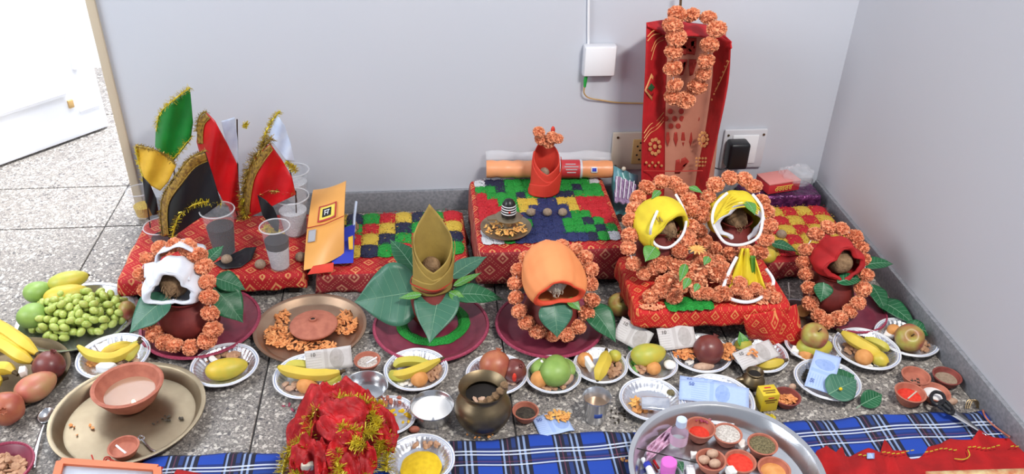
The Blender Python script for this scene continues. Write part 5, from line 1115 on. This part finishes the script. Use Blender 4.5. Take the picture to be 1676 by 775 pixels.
# L
foil_plate('foil plate with a long banana near the right wall', 1418, 571, 108, 1, -.2); banana('long banana lying across the plate near the right wall', ((1446, 586, .022), (1425, 572, .034), (1398, 556, .04), (1378, 543, .045)), .016, 'banana'); banana('banana behind the long banana near the right wall', ((1455, 573, .022), (1440, 563, .028), (1415, 553, .03)), .0125, 'bananag'); lump('orange laddu at the front of the long banana plate', 'laddu', 'sweet', 1414, 584, .022, 29, 'laddu', rough=.02); mango('short yellow fruit at the front of the long banana plate', 1440, 587, .022, 30, 26, -.6, 'mangoy'); bits('brown nuts left of the long banana', 'nut_pieces', 'nuts', 1396, 570, zb, 14, 10, 22, 'nuts', .008, .7, .012); bits('white sweets around the long banana', 'sweet_pieces', 'sweets', 1430, 594, zb, 22, 5, 12, 'white2', .008)
# M
foil_plate('foil plate with a red apple closest to the right skirting', 1484, 552, 102, 1, -.3); apple('red and green apple closest to the right skirting', 1488, 553, .036, 46, 'apple', (.6, -.3, 0)); lump('laddu left of the red and green apple', 'laddu', 'sweet', 1463, 540, .02, 22, 'laddu', rough=.02); lump('white coconut slice left of the red and green apple', 'coconut_slice', 'sweet', 1456, 546, .013, 22, 'white2', (1, 1, .3)); bits('nut crumbs right of the red and green apple', 'nut_pieces', 'nuts', 1510, 566, zb, 12, 8, 18, 'nuts', .007)
lf('dark leaf behind the red and green apple', (1480, 534, .03), (1530, 548, .02), .05, 'leafd')
# N
foil_plate('foil plate with a blue note and a betel leaf', 1354, 621, 108, .95, -.35); note('blue fifty note standing on the betel leaf plate', (1338, 638, .03), (1356, 578, .055), (-.3, -.5, .85), 'noteb', .004, '50', .062); lf('folded pale betel leaf on the blue note plate', (1356, 645, .035), (1402, 622, .035), .075, 'leaf', .04); lf('dark betel leaf under the pale betel leaf', (1352, 630, .02), (1404, 616, .02), .07, 'leafd', .05); lump('tiny yellow bud on the betel leaf', 'yellow_bud', 'bud', 1376, 636, .046, 6, 'turm')
bits('dark crumbs at the left of the blue note plate', 'crumbs', 'crumbs', 1318, 612, zb, 6, 10, 8, 'ash', .006)
# O, P
foil_plate('nearly empty foil plate holding a white sachet', 1065, 652, 104); s_ = at(1072, 662, .022); sa = solo('paper_sachet', 'white paper sachet in the nearly empty foil plate', 'sachet', mapg(box(.065, .034, .009, .002, 2, 2), lambda v: v + Vector((0, 0, .002 * nz(v, 60)))), M['foil'], s_, (.15, .05, -.15)); petals('orange flower bits in the nearly empty foil plate', 1040, 658, zb, 8, 7, 26, 'petaly', .010, .008); bits('brown smear of sweet in the nearly empty foil plate', 'sweet_pieces', 'sweets', 1052, 670, zb, 18, 4, 18, 'laddu', .006)
lump('small greenish ring in the nearly empty foil plate', 'ring_sweet', 'sweet', 1098, 642, .018, 14, 'seeds', (1, 1, .5))
foil_plate('foil plate hidden under the pair of blue notes', 1174, 654, 122)
note('upper blue fifty note over the hidden foil plate', (1112, 636, .036), (1226, 652, .036), (0, -.3, .95), 'noteb', .004, '50', .058); note('lower blue fifty note fanned under the upper one', (1112, 628, .032), (1206, 642, .030), (.05, -.25, .95), 'noteb', .003, '50', .05)
# Q, R
foil_plate('messy foil plate with yellow streaks beside the tinsel cloth', 636, 677, 92); bits('yellow crumbs in the messy foil plate', 'crumbs', 'crumbs', 645, 680, .012, 28, 20, 14, 'turm', .006); bits('reddish crumbs at the back of the messy foil plate', 'crumbs', 'crumbs', 640, 655, .018, 22, 6, 10, 'clay', .006)
foil_plate('foil plate of yellow turmeric powder', 688, 750, 114, 1, .2, .017); c = at(690, 764, .024)
solo('turmeric_heap', 'heap of yellow turmeric powder in a foil plate', 'powder', mapg(lathe([(.046, 0), (.04, .006), (.028, .011), (.012, .014), (0, .015)], 40), lambda v: v + Vector((.006 * nz(v, 30), .006 * nz(v, 30, 2), .0015 * nz(v, 150)))), M['turm'], c, kind='stuff')
bits('coloured crumbs at the back of the turmeric plate', 'crumbs', 'crumbs', 700, 728, .031, 24, 5, 9, 'nuts', .006)

# ================================================================== bowls, pots and small things
def steel_bowl(name, label, px, py, w, h, m='steel', fill=None, fh=.7, bot=.8):
    c = at(px, py, h); r = mm(w, c) / 2; t = thing(name, label, 'bowl', (c.x, c.y, .0008))
    obj('bowl', lathe([(0, 0), (r * bot * .95, 0), (r * bot, .003), (r * .97, h), (r, h + .001), (r * .99, h + .003), (r * .95, h + .001), (r * (bot - .03), .004), (0, .003)], 48), M[m], t)
    if fill: q = r * (bot + (.95 - bot) * fh); obj('milk', lathe([(q, h * fh), (0, h * fh)], 40), M[fill], t)
    return t
steel_bowl('steel_bowl', 'empty steel bowl behind the tinsel cloth', 598, 632, 74, .035)
mb = steel_bowl('steel_bowl', 'steel bowl of milk left of the brass pot', 707, 664, 72, .035, fill='milk')
wsolo('foil_tag', 'small triangular foil scrap in front of the milk bowl', 'scrap', ([at(700, 700, .002), at(718, 702, .002), at(709, 682, .036)], [(0, 1, 2)]), M['foil'], solid=.002)
lump('orange clay crumb behind the turmeric plate', 'clay_crumb', 'crumb', 678, 702, .008, 18, 'clay', (1, .7, .6))
clay_bowl('small clay lamp with a wick beside the steel bowl', 601, 590, 44, 'clay', 'liquid', 'whiteseed', .0008, .36, 'clay_lamp'); wsolo('cotton_wick', 'cotton wick in the clay lamp beside the steel bowl', 'wick', tube([at(600, 594, .018), at(617, 584, .026)], .002, 6), M['thread'])
# brass pot
c = at(791, 700, .0); k = 1 / ppm(at(791, 668, .06)); rb = 47 * k
t = thing('brass_pot', 'round brass pot with a coconut stick on the floor', 'pot', (c.x, c.y + .012, .0008))
S = catmull([Vector(q) for q in ((.5, 0, 0), (.62, .004, 0), (.9, .026, 0), (1.0, .05, 0), (.93, .07, 0), (.74, .086, 0), (.66, .094, 0), (.70, .104, 0), (.86, .113, 0))], 4)
obj('pot', lathe([(0, 0)] + [(q.x * rb, q.y) for q in S] + [(rb * .85, .115), (rb * .70, .107), (rb * .6, .095), (rb * .7, .085), (rb * .85, .06), (0, .058)], 48), M['bronze'], t)
obj('dark_water', lathe([(rb * .66, .084), (0, .084)], 32), M['dark'], t)
wsolo('coconut_stick', 'rough brown stick leaning out of the brass pot', 'stick', tube(catmull([at(785, 662, .085), at(805, 652, .105), at(818, 640, .125), at(828, 626, .145)], 5), [.008 + .002 * sin(q * 2) for q in range(16)], 10), M['coco'])
bits('floating husk pieces in the brass pot', 'husk_pieces', 'husk', 780, 658, .086, 14, 6, 7, 'almond', .007)
clay_bowl('clay bowl of dark ash right of the brass pot', 860, 675, 44, 'clay', 'ash', 'ash', .0008, .45)
note('blue paper note with petals lying right of the ash bowl', (878, 700, .004), (932, 688, .004), (0, 0, 1), 'noteb', .004, '50', .066); petals('orange and yellow petals on the blue paper note', 914, 681, .008, 20, 9, 60, 'petaly', .011, .008)
c = at(975, 692, 0); r = mm(23.5, at(975, 648, .07)); t = thing('steel_tumbler', 'steel tumbler standing in the middle of the floor', 'tumbler', (c.x, c.y + .012, .0008)); obj('tumbler', lathe([(0, 0), (r * .68, 0), (r * .70, .003), (r * .96, .068), (r, .070), (r * .98, .072), (r * .93, .069), (r * .66, .005), (0, .004)], 40), M['steel'], t); obj('copper_water', lathe([(r * .84, .045), (0, .045)], 32), M['copper'], t); obj('engraving', surf(lambda u, v: (r * (.815 + .03 * v + .006) * cos(-1.9 + .7 * u), r * (.815 + .03 * v + .006) * sin(-1.9 + .7 * u), .028 + .012 * v), 8, 3), M['inkb'], t, solid=.0003)
c = at(1232, 634, 0); r = mm(19, c); t = thing('small_brass_pot', 'tiny brass pot behind the yellow box', 'pot', (c.x, c.y + .006, .0008)); obj('pot', lathe([(0, 0), (r * .5, 0), (r * .95, .012), (r, .020), (r * .8, .032), (r * .6, .037), (r * .75, .045), (r * .68, .046), (r * .5, .037), (0, .03)], 32), M['bronze'], t); obj('hollow', lathe([(r * .5, .0385), (0, .0385)], 20), M['dark'], t)
obj('spout', xf(ball(.010, 10, 8, (1.6, .8, .9)), (-r * 1.0, .002, .018)), M['bronze'], t)
c = at(1254, 668, 0); t = thing('yellow_carton', 'small yellow printed carton beside the petal bowl', 'carton', (c.x, c.y + .008, .0008), .06); obj('carton', box(.041, .036, .050, .0015), M['yelbox'], t)
for k, (w_, z_) in enumerate(((.014, .040), (.030, .032), (.022, .026))): obj('printed_line', xf(box(w_, .0006, .003 if k != 1 else .0045), (0, -.0184, z_)), M['brownt' if k else 'redbox'], t)
for k, (w_, y_) in enumerate(((.016, .008), (.030, -.002), (.024, -.009))): obj('printed_line', xf(box(w_, .004, .0004), (0, y_, .0500)), M['brownt' if k else 'redbox'], t)
bits('golden tassel threads in front of the yellow carton', 'tassel', 'tassel', 1256, 684, .002, 14, 5, 34, 'gold', .005)
clay_bowl('dark clay bowl of orange petals right of the yellow carton', 1287, 651, 46, 'clayd', 'floor_of_bowl', 'clayd', .0008, .4, fillh=.4); petals('orange petals in the dark clay bowl', 1287, 655, .016, 15, 8, 70, 'petal', .010, .008); lump('small pale pebble behind the petal bowl', 'pebble', 'pebble', 1297, 633, .008, 14, 'almond', (.9, .7, 1))
clay_bowl('clay bowl of cloves by the right skirting', 1498, 618, 46, 'clay', 'liquid', 'clay', .0008, .42); bits('dark cloves in the clay bowl by the right skirting', 'cloves', 'spices', 1496, 624, .016, 10, 6, 18, 'ash', .004)
clay_bowl('dark rimmed empty clay bowl closest to the right skirting', 1549, 618, 46, 'clayd', 'liquid', 'nut', .0008, .4); clay_bowl('clay bowl of red vermilion powder right of the green leaf', 1488, 648, 50, 'clay', 'powder', 'kumkum', .0008, .46); clay_bowl('clay bowl with white paste under the scissor handles', 1530, 643, 48, 'clay', 'paste', 'milk', .0008, .36)
wsolo('incense_stub', 'pale matchstick across the vermilion bowl', 'stick', tube([at(1486, 652, .032), at(1500, 640, .034)], .0018, 6), M['ivory']); lump('pale resin chunk right of the white paste bowl', 'resin_chunk', 'resin', 1557, 656, .008, 18, 'almond', (1.2, .7, .6))
leaf('single bright green leaf lying on the floor', at(1409, 662, .006), at(1444, 645, .018), .045, 'leafd', .10, .5, (0, -.5, 1), stem=.02)
# scissors
t = thing('scissors', 'scissors with black handles lying half on the plaid mat', 'scissors', at(1560, 675, .012)); z = .03
for lp in (((1524, 648), (1530, 641), (1542, 644), (1546, 655), (1538, 662), (1527, 658)), ((1543, 668), (1535, 661), (1546, 655), (1556, 664), (1560, 674), (1552, 675))): wobj('handle', tube(catmull([at(a, b, z + .006) for a, b in lp], 6, True), .0042, 8, closed=True), M['navy'], t)
wobj('shank', tube([at(1545, 662, z + .004), at(1560, 675, z)], .006, 8), M['navy'], t)
for o_ in (0, 3): wobj('blade', surf(lambda u, v: at(1556 + o_ + 58 * u + (v - .5) * 10 * (1 - u) + 0, 672 + 40 * u - (v - .5) * 8 * (1 - u) + o_ * .4, .030 - .004 * u - o_ * .0006), 10, 2), M['steel'], t, solid=.0012)
wobj('pivot', xf(lathe([(0, .003), (.004, .002), (.004, 0)], 12), at(1563, 678, .031)), M['steel'], t)
wsolo('wire_loop', 'small coil of brass wire by the right skirting', 'wire', cat(*[tube(catmull([at(1580 + q * 3, 668, .004), at(1584 + q * 4, 655, .018), at(1594 + q * 3, 656, .018), at(1600 + q * 2, 667, .004)], 5), .0014, 5) for q in range(3)]), M['brass'])
wsolo('sacred_thread', 'twisted red and cream thread at the right end of the mat', 'thread', tube(catmull([at(1608, 668, .006), at(1612, 680, .018), at(1622, 692, .018), at(1640, 706, .02), at(1652, 714, .034)], 6), .0022, 6), M['clay'])
# tinsel cloth heap
hc = at(552, 735, 0); t = thing('tinsel_cloth_heap', 'crumpled red cloth with gold tinsel heaped in the foreground', 'cloth', hc)
def heapf(px, py, z): return at(px, py, z)
def hp(u, v):
    a = 2 * pi * u; q = v; base = (hc.x + .122 * cos(a) * q * (1 + .12 * sin(3 * a + 1)), hc.y + .02 + .125 * sin(a) * q * (1 + .1 * sin(2 * a)))
    p = Vector((*base, 0)); rid = abs(nz(p, 16, 2)) * .06 + abs(nz(p, 34, 5)) * .03
    p.z = .012 + max(0, .105 * (1 - q ** 2.2) + .055 - rid * 1.5 - .055 * q ** 3) if q < .97 else .011
    return p
wobj('red_cloth', surf(lambda u, v: hp(u, max(.004, v)), 110, 46, True), M['heap'], t, solid=.0015)
def fold(pts, w, sd):
    S = catmull([at(*q) for q in pts], 14); n_ = len(S) - 1
    def fn(u, v):
        p = S[int(u * n_)]; d = (S[min(n_, int(u * n_) + 1)] - S[max(0, int(u * n_) - 1)]).normalized(); s_ = d.cross(Vector((0, -.3, 1))).normalized()
        return p + s_ * (v - .5) * w * (.7 + .5 * sin(pi * u)) + Vector((0, 0, .010 * sin(pi * v) + .006 * sin(u * 11 + v * 6 + sd) + .014 * abs(nz(p + s_ * (v - .5) * w, 55, sd)) + .004 * sin(v * 19 + u * 5 + sd)))
    wobj('cloth_fold', surf(fn, n_, 22), M['heap'], t, solid=.0015)
fold(((530, 660, .15), (555, 668, .165), (585, 678, .16), (600, 690, .14)), .055, 1); fold(((590, 668, .145), (618, 680, .13), (630, 710, .11), (630, 745, .08)), .045, 2); fold(((528, 690, .14), (560, 705, .15), (595, 712, .14)), .05, 3); fold(((505, 720, .11), (500, 745, .09), (490, 775, .07)), .05, 4); fold(((548, 725, .14), (560, 750, .12), (575, 785, .10)), .05, 5); fold(((600, 735, .12), (595, 760, .1), (590, 790, .09)), .045, 6); fold(((525, 725, .125), (535, 750, .11), (530, 790, .1)), .04, 7)
for k, pts in enumerate((((520, 668, .13), (506, 690, .11), (512, 712, .10), (490, 722, .09), (470, 745, .06), (462, 775, .04)), ((552, 652, .17), (600, 660, .15), (628, 668, .13)), ((606, 664, .15), (612, 690, .14), (622, 700, .13)), ((555, 700, .16), (580, 705, .155), (612, 708, .13)), ((548, 735, .14), (552, 755, .125), (556, 790, .11)), ((626, 720, .11), (612, 750, .10), (590, 790, .09)), ((630, 690, .12), (636, 720, .1), (632, 770, .07)), ((575, 722, .15), (596, 730, .14)), ((500, 730, .1), (485, 760, .07), (490, 790, .06)))):
    tinsel(catmull([at(*q) for q in pts], 5), 'gold' if k % 3 else 'gold', t, .019, 2000, 20 + k)
lump('pale white piece tucked in the left of the tinsel cloth', 'white_sweet', 'sweet', 503, 762, .085, 26, 'ivory', (.6, 1, .6)); lump('small white piece tucked in the tinsel cloth above the other', 'white_sweet', 'sweet', 520, 727, .10, 18, 'ivory', (.6, 1, .6))

# ================================================================== big steel tray in the foreground
tray, R_ = dish('steel_tray', 'large round steel tray of clay bowls at the bottom edge', 1190, 768, 322, 'steel', .042, .004, .86, .018)
z0 = .0225
clay_bowl('clay bowl of red powder next to the small bottle', 1145, 706, 50, 'clay', 'powder', 'kumkum', z0, .5, fillh=.45); clay_bowl('clay bowl of white grains in the steel tray', 1190, 713, 48, 'clay', 'grains', 'whiteseed', z0, .45, fillh=.9); clay_bowl('clay bowl of brown spice seeds at the right of the steel tray', 1247, 731, 50, 'clay', 'seeds', 'seeds', z0, .45, fillh=.85); clay_bowl('clay bowl of nuts in the middle of the steel tray', 1163, 756, 50, 'clay', 'liquid', 'clayd', z0, .45); clay_bowl('clay bowl of scarlet powder at the bottom of the steel tray', 1211, 758, 52, 'clay', 'powder', 'kumkum', z0, .42, fillh=.75); clay_bowl('clay bowl of orange paste at the bottom right of the steel tray', 1266, 771, 54, 'clay', 'paste', 'laddu', z0, .42)
for a, b, lb in ((1152, 752, 'left'), (1166, 742, 'back'), (1170, 758, 'right')): lump('areca nut at the %s of the nut bowl in the steel tray' % lb, 'areca_nut', 'nut', a, b, .048, 20, 'almond', (1, .8, .8), group='areca nuts in the tray bowl')
c = at(1108, 733, z0); t = thing('small_bottle', 'small clear bottle with a pale pink label in the steel tray', 'bottle', c); r = .019
obj('bottle', lathe([(0, 0), (r * .9, 0), (r, .003), (r, .052), (r * .9, .06), (r * .45, .068), (r * .42, .072), (0, .072)], 28), M['plastic'], t); obj('label', lathe([(r * 1.03, .022), (r * 1.03, .048)], 28), M['pinkb'], t); obj('cap', lathe([(r * .55, .068), (r * .62, .07), (r * .6, .086), (r * .45, .088), (0, .088)], 24), M['bluew'], t)
wsolo('incense_stick', 'black incense stick lying across the steel tray', 'incense', tube([at(1042, 733, .062), at(1142, 757, .050)], .0012, 6), M['dark'])
t = thing('magenta_bottle', 'magenta capped tube at the bottom of the steel tray', 'bottle', at(1092, 775, z0)); obj('tube', lathe([(0, 0), (.014, 0), (.016, .004), (.016, .022), (0, .022)], 24), M['pinkp'], t); obj('cap', lathe([(.0165, .022), (.0165, .036), (.015, .038), (0, .038)], 24, lambda a, k: 1 + .02 * cos(24 * a)), M['pinkp'], t)
t = thing('ointment_tube', 'white and blue tube at the left of the steel tray', 'tube', at(1064, 762, z0)); wobj('tube', tube([at(1052, 750, .03), at(1062, 766, .03), at(1070, 785, .03)], [.005, .007, .009], 10), M['white'], t); wobj('blue_band', tube([at(1058, 758, .0303), at(1062, 764, .0303)], .0082, 10), M['blue'], t)
wsolo('red_crayon', 'short red stick beside the white and blue tube', 'stick', tube([at(1070, 753, .026), at(1078, 766, .026)], .003, 8), M['satin'])
lf('small green leaf roll in the steel tray', (1108, 755, .028), (1118, 774, .032), .018, 'leafd', .2)
wsolo('wick_bundle', 'white cotton wicks lying in the steel tray', 'wick', cat(*[tube([at(1124 + q * 5, 762, .027), at(1128 + q * 4, 785, .027)], .004, 8) for q in range(3)]), M['thread'])
lump('white sugar block in front of the scarlet powder', 'sugar_block', 'sweet', 1196, 771, .052, 22, 'white2', (1, .8, .8)); lump('white cotton ball between the clay bowls', 'cotton_ball', 'cotton', 1215, 728, .032, 20, 'white2'); lump('second cotton ball left of the nut bowl', 'cotton_ball', 'cotton', 1136, 744, .030, 14, 'white2')
wsolo('pink_wrapper', 'crumpled pink plastic wrapper at the left of the steel tray', 'wrapper', surf(lambda u, v: at(1058 + 42 * u, 730 - 34 * u + 26 * v, 0.030 + .012 * abs(sin(u * 9 + v * 5)) + .006 * sin(v * 17 + u * 3)), 18, 12), M['pinkb'], solid=.001)
bits('pink crumbs along the back of the steel tray', 'crumbs', 'crumbs', 1150, 688, .05, 16, 3, 8, 'maroonr', .004)
# fallen bits on the floor
petals('few magenta petals on the bare floor', 482, 664, .001, 24, 8, 6, 'maroonr', .008); bits('yellow crumbs on the mat edge by the brass pot', 'crumbs', 'crumbs', 775, 713, .012, 40, 5, 6, 'laddu', .004); bits('brown dirt crumbs on the floor by the tumbler', 'crumbs', 'crumbs', 1010, 680, .001, 30, 12, 26, 'ash', .0025); bits('orange crumb left of the steel tray', 'crumbs', 'crumbs', 1024, 752, .016, 6, 3, 3, 'laddu', .005)
lf('small sprig of leaf behind the left foil plate', (1030, 565, .01), (1046, 590, .01), .02, 'leafd')
